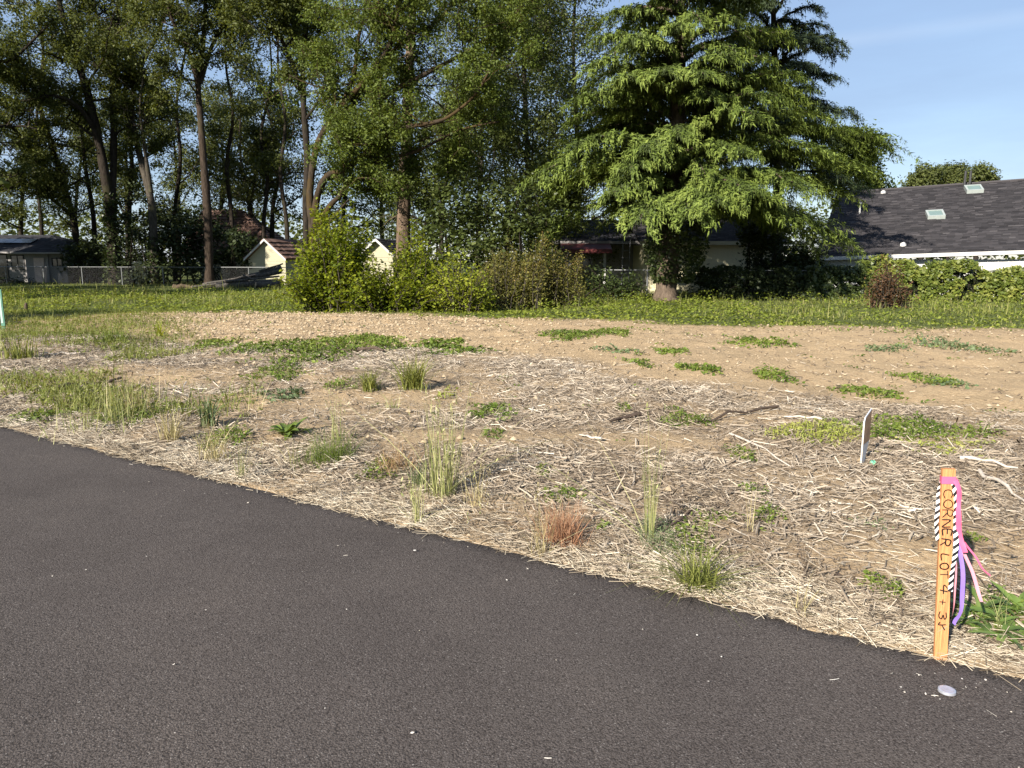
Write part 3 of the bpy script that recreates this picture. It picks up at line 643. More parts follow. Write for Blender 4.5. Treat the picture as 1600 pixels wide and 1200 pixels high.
t.finish('oak_tree', 'slim dark oak rising straight behind the bright green bush', 'tree', 'bark_oak', 'leaf_oak_dark', b, 25, .23, .135, keep=.65)
# --- the leftmost trees
t = Tree(15); b = foot(118, 54)
p, r = t.stem([b]+px_path([(118, 360), (100, 290), (82, 230), (62, 160), (68, 90), (60, 10), (40, -160)], 54, -2), .25, .06); t.limbs(p, r, 20, .12, (2.5, 5), 2, 4, up=.0)
p, r = t.stem(px_path([(100, 290), (60, 250), (20, 200), (-30, 170)], 54, -5), .17, .05); t.limbs(p, r, 14, .15, (2, 3.8), 2, 4, up=0)
p, r = t.stem(px_path([(115, 340), (80, 310), (40, 290), (-10, 300)], 54, -6), .14, .05); t.limbs(p, r, 10, .2, (1.5, 3.0), 2, 4, up=0)
t.finish('oak_tree', 'leaning oak with low spreading boughs over the left house', 'tree', 'bark_oak', 'leaf_oak_dark', b, **OAK, keep=.56)
t = Tree(16); b = foot(-70, 46)
p, r = t.stem([b]+px_path([(-66, 330), (-60, 200), (-50, 60), (-40, -120)], 46, 0), .42, .1); t.limbs(p, r, 14, .25, (3, 5), 2, 4, up=.0)
p, r = t.stem(px_path([(-60, 240), (-20, 110), (20, 92), (75, 40)], 46, -2), .16, .05); t.limbs(p, r, 9, .3, (1.5, 3), 2, 4, up=-.05)
t.finish('oak_tree', 'oak at the left edge reaching a bough into the picture', 'tree', 'bark_oak', 'leaf_oak_dark', b, **OAK, keep=.56)
# trees standing outside the picture to the left, which shade the cluster and the weeds
for sd_, (ox, oy), hh, lb in ((29, (-21, 10), 6.5, 'small tree beyond the left edge, nearest the asphalt'), (17, (-31.5, 36), 12, 'middle tree of three beyond the left edge, before the left house'), (18, (-41, 44), 12, 'farthest tree of three beyond the left edge, before the left house'), (28, (-25, 28.5), 11, 'nearest tree of three beyond the left edge, before the left house')):
    t = Tree(sd_); b = onH(ox, oy); k_ = hh/18; p, r = t.stem([b+np.array([0, 0, -.1]), b+np.array([.3, 0, 5*k_]), b+np.array([0, .5, 11*k_]), b+np.array([.5, 0, 18*k_])], .5*k_, .1*k_); t.limbs(p, r, 13, .25, (4*k_, 7*k_), 2, 4, up=.02)
    t.finish('oak_tree', lb, 'tree', 'bark_oak', 'leaf_oak_dark', b, 15, .6*k_, .36)
# --- the lit mossy oak in the middle
def bend(pts, a):
    pts = [np.array(q, float) for q in pts]
    return [tuple(q+rng.normal(0, a, 2)*(0 < i_ < len(pts)-1)) for i_, q in enumerate(pts)]
t = Tree(19); b = foot(490, 31); OL = dict(lvl=2, kids=5)
p, r = t.stem([b]+px_path([(488, 360), (484, 310), (490, 250), (505, 205), (530, 170), (552, 120), (560, 60), (572, 0), (580, -140)], 31, 1), .17, .05, flare=.25); t.limbs(p, r, 13, .45, (1.4, 2.8), 2, 4)
p, r = t.stem(px_path(bend([(488, 370), (500, 310), (520, 275), (545, 262), (570, 238), (600, 222), (620, 205), (665, 190), (700, 180), (740, 150), (765, 110)], 4), 31, -2.5), .15, .04); t.limbs(p, r, 17, .25, (1.1, 2.4), 2, 4)
p, r = t.stem(px_path(bend([(492, 365), (512, 320), (530, 300), (545, 285), (575, 272), (600, 250), (655, 240), (715, 205), (780, 190)], 4), 31, -1), .12, .035); t.limbs(p, r, 15, .25, (1.1, 2.4), 2, 4)
p, r = t.stem(px_path(bend([(505, 205), (545, 165), (560, 150), (590, 120), (630, 70), (690, 30), (740, -40)], 4), 31, 1.5), .13, .04); t.limbs(p, r, 16, .2, (1.3, 2.8), 2, 4)
p, r = t.stem(px_path(bend([(535, 165), (600, 90), (620, 20), (640, -80)], 3), 31, -1.5), .12, .04); t.limbs(p, r, 13, .2, (1.3, 2.8), 2, 4)
p, r = t.stem(px_path(bend([(600, 150), (680, 110), (750, 70), (800, 30), (830, -30)], 3), 31, 2), .10, .035); t.limbs(p, r, 15, .2, (1.3, 2.8), 2, 4)
p, r = t.stem(px_path(bend([(520, 275), (560, 300), (610, 290), (670, 275), (720, 265)], 3), 31, 1), .08, .03); t.limbs(p, r, 12, .2, (1.0, 2.0), 2, 4)
p, r = t.stem(px_path([(488, 385), (520, 340), (545, 312)], 30.5, -1), .07, .03)
t.finish('oak_tree', 'mossy limbed oak with sunlit leaves, limbs sweeping right from the green bush', 'tree', 'bark_mossy', 'leaf_oak_lit', b, 31, .165, .092, keep=.56)
# --- bare fir trunk
t = Tree(20); b = foot(628, 35)
p, r = t.stem([b]+px_path([(631, 300), (635, 230), (637, 155), (642, 60), (646, -40), (650, -260)], 35, 0), .33, .14, 12, flare=.15)
for a in range(26):
    q = t.rg.uniform(3, len(p)-2); s = p[int(q)]; an = t.rg.random()*6.28
    if s[2] < 9: t.w.tube(bez(s, s+np.array([math.cos(an), math.sin(an), -.05])*.7, s+np.array([math.cos(an)*1.2, math.sin(an)*1.2, -.5]), 4), np.linspace(.03, .008, 4), 4)
    else: t.branch(s, np.array([math.cos(an), math.sin(an), -.1]), t.rg.uniform(2, 3.5), .05, 1, -.1, 5)
t.finish('fir_tree', 'straight bare fir trunk standing behind the mossy oak limbs', 'tree', 'bark_fir', 'needle_dark', b, 16, .3, .16, .3)
# --- fine leaved trees between oak and cedar
for sd_, px, Y, path, lb, n in ((21, 830, 38, [(828, 330), (822, 200), (818, 80), (812, -40), (808, -240)], 'fine leaved tree with thin stem just left of the cedar', 24),
                             (22, 745, 42, [(748, 330), (752, 200), (742, 80), (750, -60), (744, -220)], 'fine leaved tree behind the mossy oak, nearer the fir trunk', 22),
                             (23, 900, 41, [(905, 300), (900, 180), (896, 60), (905, -100)], 'fine leaved tree half hidden by the left side of the cedar', 20)):
    t = Tree(sd_); b = foot(px, Y); p, r = t.stem([b]+px_path(path, Y, 0), .17, .05); t.limbs(p, r, n+14, .10, (2.2, 4.6), 2, 4, up=.03)
    t.finish('slender_tree', lb, 'tree', 'bark_pale', 'leaf_fine', b, 22, .30, .115, up=.3, keep=.8)
# --- slender trees farther back, between the trunks
spec = [(388, 66, 150, 'slender backlit tree behind the roof with brown tiles, left one'), (425, 62, 140, 'slender tree with dark forked trunk above the white gabled shed'), (275, 70, 190, 'slender far tree seen between the pale oak and straight trunk'),
        (345, 74, 170, 'slender far tree just right of the tall straight trunk'), (30, 72, 120, 'far tree behind the roof of the left house'), (540, 64, 200, 'dark far tree behind the small white shed'), (120, 76, 160, 'far tree seen past the leaning oak'),
        (690, 58, 180, 'dark far tree behind the laurel, right of the fir trunk'), (200, 68, 200, 'far tree behind the ivy wrapped oak'), (600, 70, 120, 'far tree whose crown fills the gap beside the fir trunk'), (790, 60, 120, 'far tree behind the fine leaved trees'), (860, 64, 100, 'far tree low behind the cedar left side')]
for i_, (px, Y, top, lb) in enumerate(spec):
    t = Tree(40+i_); b = foot(px, Y)
    p, r = t.stem([b]+px_path([(px+rng.uniform(-6, 6), 330), (px+rng.uniform(-12, 12), 250), (px+rng.uniform(-16, 16), top)], Y, 0), .24, .05, 7); t.limbs(p, r, 17, .2, (2.2, 4.6), 2, 4, up=.10)
    if i_ in (0, 1, 3): q, r2 = t.stem(px_path([(px, 330), (px+14, 260), (px+22, 180)], Y, 1), .14, .05, 6); t.limbs(q, r2, 6, .3, (1.8, 3.2), 2, 4)
    t.finish('background_tree', lb, 'tree', 'bark_oak', 'leaf_far', b, 15, .36, .20, keep=.6)
for i_, (px, Y, path, lb) in enumerate(((62, 65, [(64, 340), (52, 250), (58, 160), (40, 60), (36, -60)], 'slim dark trunk behind the roof ridge of the left house'), (146, 56, [(146, 340), (132, 250), (126, 150), (140, 50), (136, -60)], 'slim dark trunk leaning left between the leaning and forked oaks'),
        (203, 57, [(202, 340), (206, 250), (196, 150), (208, 50), (204, -60)], 'slim dark trunk between the forked oak and the pale oak'), (272, 58, [(272, 340), (282, 250), (276, 160), (292, 60), (290, -60)], 'slim dark trunk right of the pale oak'),
        (362, 56, [(362, 340), (354, 260), (364, 180), (352, 90), (356, -40)], 'slim dark trunk just right of the tall straight brown trunk'), (412, 58, [(412, 350), (418, 280), (408, 210), (424, 130), (420, 40)], 'slim dark trunk above the cream shed beside the log pile'), (448, 55, [(448, 350), (438, 270), (446, 190), (434, 100), (440, 0)], 'slim dark trunk left of the slim dark oak'))):
    t = Tree(70+i_); b = foot(px, Y); p, r = t.stem([b]+px_path(path, Y, rng.uniform(-1, 1)), .19, .05, 7); t.limbs(p, r, 9, .3, (1.5, 3.4), 2, 4, up=.1)
    t.finish('slim_tree', lb, 'tree', 'bark_oak', 'leaf_oak_dark', b, 18, .30, .16, keep=.42)
# broadleaf tree behind the cedar at right, and crowns beyond the roof
t = Tree(24); b = foot(1335, 52); p, r = t.stem([b]+px_path([(1335, 330), (1338, 270), (1332, 235)], 52), .25, .07); t.limbs(p, r, 18, .2, (1.3, 2.4), 2, 4, up=.05)
t.finish('broadleaf_tree', 'round green tree showing past the right side of the cedar', 'tree', 'bark_oak', 'leaf_oak_lit', b, 16, .38, .20)
for sd_, px, Y, w_, lb in ((25, 1440, 95, 26, 'leftmost of three far tree tops above the shingle roof'), (26, 1482, 97, 24, 'middle one of three far tree tops above the shingle roof'), (27, 1526, 95, 28, 'rightmost of three far tree tops, by the upper skylight')):
    t = Tree(sd_); b = foot(px, Y); p, r = t.stem([b]+px_path([(px, 340), (px+2, 300), (px, 278)], Y), .3, .1); t.limbs(p, r, 12, .3, (1.5, 2.6), 2, 4, up=.0)
    t.finish('far_tree', lb, 'tree', 'bark_oak', 'leaf_far', b, 14, .5, .30)

# --- cedars: arching boughs hung with needle strands
class Cedar(Tree):
    def bough(self, p0, tip, arch, fol, ls=None, dens=1.0, r=.08):
        rg = self.rg; Lh = np.linalg.norm(tip-p0)
        ctl = p0*.42+tip*.58+np.array([0, 0, arch]); n = max(8, int(Lh*2.6)); path = bez(p0, ctl, tip, n)
        path[1:-1] += rg.normal(0, .05, (n-2, 3)); self.w.tube(path, np.linspace(r, .012, n), 5, cap=False)
        ls = ls or np.clip(.30*Lh, .85, 1.9); C = []; D = []; U = []
        m = int(Lh*6.2*dens)
        for a in range(m):
            t = .06+.94*(a+rg.random())/m; q = t*(n-1); b = min(int(q), n-2); p = path[b]+(path[b+1]-path[b])*(q-b)
            tg = unit(path[b+1]-path[b]); side = unit(np.cross(tg, [0, 0, 1.0]))
            for sg in (-1, 1):
                l = ls*(.55+.45*math.sin(math.pi*min(1, max(0, (t-.1)/.95))))*rg.uniform(.55, 1.15)
                d = unit(tg*rg.uniform(.45, .9)+side*sg*rg.uniform(.5, 1.0)+np.array([0, 0, rg.uniform(-.02, .18)]))
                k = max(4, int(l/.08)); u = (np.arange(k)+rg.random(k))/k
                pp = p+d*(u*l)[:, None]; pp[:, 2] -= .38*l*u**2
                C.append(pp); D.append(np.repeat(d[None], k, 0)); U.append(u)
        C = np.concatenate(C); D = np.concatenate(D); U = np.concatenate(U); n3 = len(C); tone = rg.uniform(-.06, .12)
        for rep in range(5):
            hang = rep < 3
            ln = rg.uniform(.11, .25, n3) if hang else rg.uniform(.11, .23, n3)
            ax = D*.18+rg.normal(0, .15, (n3, 3)) if hang else D*.6+rg.normal(0, .3, (n3, 3))
            ax[:, 2] -= rg.uniform(.5, 1.2, n3) if hang else rg.uniform(-.1, .35, n3)
            ax = unit(ax); c = C+rg.normal(0, .045, (n3, 3))+ax*(ln*.4)[:, None]; c[:, 2] += .03*(not hang)
            rad = C-p0; rad[:, 2] = 0; rad = unit(rad); nr = rad+rg.normal(0, .42, (n3, 3))
            if hang: nr[:, 2] += .25
            else: nr = rad*.45+rg.normal(0, .30, (n3, 3)); nr[:, 2] += 1.0
            kites(fol, c, ln, asp=.22 if hang else .38, axis=ax, nrm=unit(nr), r=np.clip(tone+.04+.16*(not hang)+.62*U**1.4+rg.random(n3)*.28, 0, 1), tri=True)  # fresh tips paler; inner and hanging needles darker, crown shade put into the tone
t = Cedar(30); CB = foot(1042, 30); CB[2] += .05
p, r = t.stem([CB]+px_path([(1042, 430), (1046, 380), (1052, 300), (1058, 200), (1062, 100), (1064, 0), (1066, -150), (1068, -330)], 30), .46, .08, 14, flare=.25)
fol = MB()
tr_x = lambda z: np.array([np.interp(z, p[:, 2], p[:, 0]), np.interp(z, p[:, 2], p[:, 1]), z])
def tipb(px, py, Y, rise, arch, ls=None, dens=1.0):
    tp = P(px, py, Y); t.bough(tr_x(tp[2]+rise), tp, arch, fol, ls, dens)
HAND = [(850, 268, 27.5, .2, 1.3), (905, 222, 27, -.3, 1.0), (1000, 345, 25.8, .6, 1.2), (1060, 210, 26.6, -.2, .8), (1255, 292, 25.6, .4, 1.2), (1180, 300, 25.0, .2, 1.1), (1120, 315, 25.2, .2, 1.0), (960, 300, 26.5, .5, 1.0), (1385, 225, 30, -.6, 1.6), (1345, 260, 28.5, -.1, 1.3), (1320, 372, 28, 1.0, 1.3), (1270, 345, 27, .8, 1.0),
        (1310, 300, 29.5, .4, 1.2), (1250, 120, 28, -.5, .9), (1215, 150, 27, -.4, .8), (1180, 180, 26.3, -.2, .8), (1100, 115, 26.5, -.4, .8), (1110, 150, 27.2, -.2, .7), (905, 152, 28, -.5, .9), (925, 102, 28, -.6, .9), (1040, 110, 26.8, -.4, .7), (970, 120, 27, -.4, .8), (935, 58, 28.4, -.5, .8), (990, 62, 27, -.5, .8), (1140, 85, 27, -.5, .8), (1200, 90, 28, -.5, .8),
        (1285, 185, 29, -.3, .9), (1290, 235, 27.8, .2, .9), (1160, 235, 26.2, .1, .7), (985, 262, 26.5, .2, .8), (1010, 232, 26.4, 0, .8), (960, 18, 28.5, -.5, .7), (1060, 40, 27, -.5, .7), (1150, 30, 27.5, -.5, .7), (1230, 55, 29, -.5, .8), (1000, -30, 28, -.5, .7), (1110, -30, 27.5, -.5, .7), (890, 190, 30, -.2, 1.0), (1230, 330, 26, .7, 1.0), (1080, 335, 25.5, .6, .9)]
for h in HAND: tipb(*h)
rg = t.rg
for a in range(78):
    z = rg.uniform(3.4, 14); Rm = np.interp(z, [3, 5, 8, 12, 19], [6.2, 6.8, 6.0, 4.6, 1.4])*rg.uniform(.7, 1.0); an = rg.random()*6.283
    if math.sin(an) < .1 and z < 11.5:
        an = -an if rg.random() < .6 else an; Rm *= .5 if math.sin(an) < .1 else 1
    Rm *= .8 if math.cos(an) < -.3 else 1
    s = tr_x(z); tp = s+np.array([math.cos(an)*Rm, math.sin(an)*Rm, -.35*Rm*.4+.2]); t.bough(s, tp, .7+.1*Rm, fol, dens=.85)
root = empty('cedar_tree', CB, 'great cedar with layered drooping boughs standing before the fence', 'tree')
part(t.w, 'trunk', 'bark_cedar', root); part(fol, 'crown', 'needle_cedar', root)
ivy = MB()   # ivy sleeve on the trunk
n = 5200; z = rng.uniform(.75, 4.2, n); an = rng.random(n)*6.283
rr = .55+.75*np.exp(-((z-2.2)/1.3)**2)*rng.random(n)**.7; cc = np.array([tr_x(q) for q in z]); cc[:, 0] += np.cos(an)*rr+.25; cc[:, 1] += np.sin(an)*rr
kites(ivy, cc, rng.uniform(.09, .18, n), .3, .8); part(ivy, 'ivy', 'leaf_ivy', root)
t = Cedar(31); b = foot(1215, 36); p, r = t.stem([b]+px_path([(1215, 300), (1212, 150), (1208, 0), (1205, -250)], 36), .24, .06)
fol = MB(); tr_x = lambda z: np.array([np.interp(z, p[:, 2], p[:, 0]), np.interp(z, p[:, 2], p[:, 1]), z])
for h in [(1302, 82, 35.0, -.5, .9), (1312, 122, 34.5, -.3, .9), (1295, 42, 35.0, -.5, .8), (1290, 165, 34.0, -.2, .8), (1270, 60, 33.0, -.5, .8), (1285, 15, 35.0, -.5, .8), (1260, -20, 34.0, -.5, .8), (1275, 205, 33.5, .2, .8), (1255, 100, 33.0, -.3, .7), (1270, 140, 33.2, -.2, .7), (1140, 10, 34.0, -.5, .8), (1300, 190, 36.0, 0, .9)]: tipb(*h)
for a in range(56):
    z = rg.uniform(5, 17); Rm = np.interp(z, [4, 10, 24], [4.2, 3.5, 1.6])*rg.uniform(.7, 1); an = rg.random()*6.283; s = tr_x(z)
    t.bough(s, s+np.array([math.cos(an)*Rm, math.sin(an)*Rm, -.3]), .8, fol, 1.1, dens=.9)
root = empty('conifer_tree', b, 'darker taller conifer standing behind the right side of the cedar', 'tree')
part(t.w, 'trunk', 'bark_oak', root); part(fol, 'crown', 'needle_dark', root)

# ------------------------------------------------------------------ bushes
def shoots(name, label, px0, px1, base_py, tops, Y, leafm, n, size, seed, wood='bark_pale', cat='bush', lean=.5, step=.11, depth=1.0, asp=.62, zlow=.1, per=2):
    rg = np.random.default_rng(seed); w = MB(); lf = MB(); C = []; Rr = []
    x0, x1 = P(px0, 408, Y)[0], P(px1, 408, Y)[0]; xc = (x0+x1)/2; hw = (x1-x0)/2
    for a in range(n):
        u = rg.uniform(-1, 1); ty = np.interp(u, np.linspace(-1, 1, len(tops)), tops)
        tx = xc+u*hw; yy = Y+rg.normal(0, depth*.5); zt = P(0, ty, yy)[2]; zt = max(.4, zt*rg.choice([rg.uniform(.3, .75), rg.uniform(.6, .9), rg.uniform(.85, 1.05), rg.uniform(1.0, 1.28)], p=[.4, .3, .2, .1]))
        b = np.array([xc+(tx-xc)*lean+rg.normal(0, .15), Y+(yy-Y)*lean, 0]); b[2] = float(H(b[0], b[1]))-.05
        tp = np.array([tx, yy, zt]); ctl = (b+tp)/2+np.array([-(tx-xc)*.15, 0, .15*zt]); m = 7; path = bez(b, ctl, tp, m)+rg.normal(0, .03, (m, 3))
        w.tube(path, np.linspace(.022, .006, m), 3, cap=False)
        L = np.linalg.norm(tp-b); k = int(L/step); tt = zlow+(1-zlow)*(np.arange(k)+rg.random(k))/k
        q = np.stack([np.interp(tt*(m-1), np.arange(m), path[:, c]) for c in range(3)], 1)
        q = np.repeat(q, per, 0); sprd = .17*(1.2-.95*np.repeat(tt, per))[:, None]+.03
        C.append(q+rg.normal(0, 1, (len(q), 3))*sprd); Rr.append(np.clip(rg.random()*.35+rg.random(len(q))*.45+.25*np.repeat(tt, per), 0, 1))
    C = np.concatenate(C); Rr = np.concatenate(Rr); C[:, 2] = np.maximum(C[:, 2], .03)
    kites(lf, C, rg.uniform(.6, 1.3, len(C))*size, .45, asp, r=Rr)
    root = empty(name, onH(xc, Y), label, cat); part(w, 'stems', wood, root); part(lf, 'foliage', leafm, root)
    return root
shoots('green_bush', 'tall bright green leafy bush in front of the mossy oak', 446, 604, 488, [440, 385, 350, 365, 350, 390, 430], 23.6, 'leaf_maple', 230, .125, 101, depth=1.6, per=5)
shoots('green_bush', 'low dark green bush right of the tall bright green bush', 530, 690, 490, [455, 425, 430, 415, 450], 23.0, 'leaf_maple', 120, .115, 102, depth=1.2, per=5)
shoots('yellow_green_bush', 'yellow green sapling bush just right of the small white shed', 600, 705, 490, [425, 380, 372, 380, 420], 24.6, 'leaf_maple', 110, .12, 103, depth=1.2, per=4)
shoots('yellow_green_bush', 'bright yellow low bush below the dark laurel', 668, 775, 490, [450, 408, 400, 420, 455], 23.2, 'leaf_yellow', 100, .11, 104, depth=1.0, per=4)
shoots('brown_weed_clump', 'tall olive brown weed stalks right of the bright yellow bush', 735, 850, 490, [440, 405, 390, 400, 392], 25.5, 'leaf_brown', 130, .085, 105, depth=1.4, lean=.85, step=.06, per=4)
shoots('brown_weed_clump', 'tall reddish brown weed stalks nearest the red roofed porch', 820, 915, 490, [385, 395, 375, 395, 420, 400], 26, 'leaf_brown', 110, .085, 106, depth=1.2, lean=.9, step=.06, per=4)
shoots('russet_shrub', 'small russet shrub by the fence posts under the shingle roof', 1366, 1418, 490, [450, 420, 412, 430, 460], 24.6, 'leaf_russet', 110, .08, 107, depth=.6, lean=.5, step=.07, per=3)
def mound(name, label, boxes, leafm, n, size, seed, cat='shrub', wood='bark_oak', up=.4, asp=.7, stems=10):
    """rounded masses: clumps of leaves spread through ellipsoids (px, py, rx m, rz m, Y, ry m)"""
    rg = np.random.default_rng(seed); lf = MB(); w = MB(); C = []; Rr = []
    vol = [b_[2]*b_[3] for b_ in boxes]
    for (px, py, rx, rz, Y, ry), vv in zip(boxes, vol):
        c = P(px, py, Y); k = max(6, int(46*vv/sum(vol)*len(boxes)**.5)); d = unit(rg.normal(size=(k, 3)))*(rg.random((k, 1))**.33)
        cl = c+d*np.array([rx, ry, rz])*.88; m = int(n*vv/sum(vol)/k)+1
        for q in cl:
            C.append(q+rg.normal(0, 1, (m, 3))*np.array([.3, .3, .22])*min(1.3, .45+.28*rx)); Rr.append(np.clip(rg.random()*.45+rg.random(m)*.55, 0, 1))
        g = onH(c[0], Y)
        for a in range(stems//len(boxes)+2):
            e_ = cl[rg.integers(k)]; s = g+np.array([rg.normal(0, .3), rg.normal(0, .3), -.05]); w.tube(bez(s, (s+e_)/2+np.array([0, 0, .3]), e_, 5), np.linspace(.05, .015, 5), 4, cap=False)
    C = np.concatenate(C); Rr = np.concatenate(Rr); zg = H(C[:, 0], C[:, 1])+.03; C[:, 2] = np.maximum(C[:, 2], zg)
    kites(lf, C, rg.uniform(.6, 1.3, len(C))*size, up, asp, r=Rr)
    c0 = P(boxes[0][0], 408, boxes[0][4]); root = empty(name, onH(c0[0], boxes[0][4]), label, cat)
    part(w, 'stems', wood, root); part(lf, 'foliage', leafm, root); return root
mound('laurel', 'large dark glossy laurel behind the yellow bush, below the fine leaved trees', [(700, 340, 1.6, 1.5, 30, 1.4), (770, 320, 1.9, 1.7, 31, 1.6), (840, 340, 1.8, 1.6, 31, 1.5), (745, 385, 1.9, 1.2, 29.5, 1.2), (870, 290, 1.3, 1.5, 32, 1.2), (665, 310, 1.0, 1.2, 30.5, 1), (820, 395, 1.8, 1.3, 30, 1.2)], 'leaf_laurel', 11000, .17, 111, stems=24)
mound('dark_hedge', 'dark hedge behind the fence under the tiled roof', [(275, 395, 2.2, 2.2, 52, 1.5), (320, 390, 2.2, 2.3, 53, 1.5), (365, 400, 2.0, 2.0, 51.5, 1.4), (398, 402, 1.3, 1.8, 51, 1.2), (250, 420, 1.5, 1.5, 51.5, 1.2), (345, 425, 2.6, 1.2, 51, 1.2), (290, 365, 1.9, 2.0, 54, 1.2), (330, 360, 1.8, 1.7, 55, 1.2), (385, 385, 1.6, 1.8, 54, 1.2), (425, 425, 1.2, 1.0, 53, .8)], 'leaf_dark', 11000, .24, 112, 'hedge', stems=20)
mound('dark_shrub', 'dark shrub behind the fence between left house and ivy oak', [(135, 410, 1.9, 1.5, 52, 1.3), (118, 395, 1.3, 1.3, 53, 1.2), (150, 388, 1.2, 1.2, 52.5, 1.2)], 'leaf_dark', 2600, .2, 113)
mound('dark_shrub', 'thick dark ivy thicket round the feet of the oak trunks', [(160, 400, 1.5, 2.0, 54, 1.2), (230, 385, 1.7, 2.4, 55, 1.2), (265, 350, 1.5, 1.8, 56, 1.2), (185, 415, 1.2, 1.5, 49.5, 1), (200, 380, 1.5, 2.2, 52.5, 1.4), (250, 370, 1.4, 2, 53, 1.2), (180, 350, .8, 2.0, 50, .8), (212, 335, .7, 2.4, 51, .7), (230, 430, 1.2, .8, 51, 1)], 'leaf_dark', 7500, .2, 114)
mound('pale_shrub', 'small pale sunlit shrub against the fence, left of the hedge', [(219, 432, .35, .55, 47.0, .3), (216, 418, .25, .4, 47.0, .25)], 'leaf_pale', 520, .12, 115, stems=4)
mound('grassy_shrub', 'low olive shrub at the foot of the left house', [(20, 440, 1.4, .5, 52, 1), (-40, 440, 1.4, .6, 52, 1)], 'leaf_dark', 900, .16, 116)
mound('fern_shrub', 'low leafy shrub in front of the dark porch', [(930, 438, .9, .6, 31.5, .6), (975, 442, .8, .5, 31, .6), (960, 455, 1.2, .4, 30.6, .6)], 'leaf_ivy', 1700, .13, 117)
mound('shade_thicket', 'black shaded bush below the cedar, right of its trunk', [(1130, 452, 1.3, .8, 31, .9), (1180, 450, 1.4, .9, 31.5, .9), (1110, 440, .8, .7, 31.5, .7), (1225, 440, 1.2, 1.1, 31.6, .9)], 'leaf_dark', 3000, .15, 118, 'bush')
mound('tall_shrub', 'tall dark shrub under the right boughs of the cedar', [(1205, 395, 1.3, 1.6, 32.5, 1.1), (1240, 400, 1.2, 1.7, 32.5, 1.1), (1185, 370, 1.0, 1.1, 33, 1), (1262, 420, .7, 1.1, 32, .8)], 'leaf_dark', 8000, .16, 119)
mound('far_shrub', 'dark shrubs behind the small white shed', [(540, 385, 2.0, 2.0, 48, 1.4), (640, 380, 1.8, 2.2, 47, 1.4), (510, 360, 1.6, 1.8, 50, 1.2)], 'leaf_dark', 3600, .22, 120)

# ------------------------------------------------------------------ chain link fence and its vines
fpts = [P(-160, 408, 53)[:2], P(180, 408, 49)[:2], P(500, 408, 46)[:2], P(780, 408, 36)[:2], P(905, 408, 33)[:2], P(1163, 408, 31)[:2], P(1420, 408, 30)[:2], P(1850, 408, 28.5)[:2]]
fpts = np.array(fpts); flen = np.concatenate([[0], np.cumsum(np.linalg.norm(np.diff(fpts, axis=0), axis=1))])
def fat(s): return np.stack([np.interp(s, flen, fpts[:, 0]), np.interp(s, flen, fpts[:, 1])], -1)
FH = 1.22
def fgz(xy): return H(xy[..., 0], np.minimum(xy[..., 1], 29))*0
fr = empty('chain_link_fence', (fpts[4][0], fpts[4][1], 0), 'galvanised chain link fence running along the back of the lot', 'fence')
ss = np.arange(0, flen[-1], 3.05)
for s in ss:
    q = fat(s); part(MB().tube([(q[0], q[1], -.75), (q[0], q[1], FH+.03)], .033, 8), 'fence_post', 'galvanised', fr)
top = fat(np.linspace(0, flen[-1], 60)); part(MB().tube(np.column_stack([top, np.full(60, FH)]), .024, 6), 'top_rail', 'galvanised', fr)
wm = MB(); st = np.arange(0, flen[-1]-1.3, .075); V = []
for sg in (0, 1):
    a = fat(st+(0 if sg == 0 else FH)); b = fat(st+(FH if sg == 0 else 0)); wd = .0016
    A = np.column_stack([a, np.full(len(st), .02)]); B = np.column_stack([b, np.full(len(st), FH-.01)])
    for dz in ((wd, 0), (0, wd)):
        d = np.array([dz[0], 0, dz[0]*.7+dz[1]])
        V.append(np.stack([A-d, A+d, B+d, B-d], 1).reshape(-1, 3))
V = np.concatenate(V); wm.add(V, np.arange(len(V)).reshape(-1, 4)); o = part(wm, 'wire_mesh', 'wire', fr); o['kind'] = 'stuff'
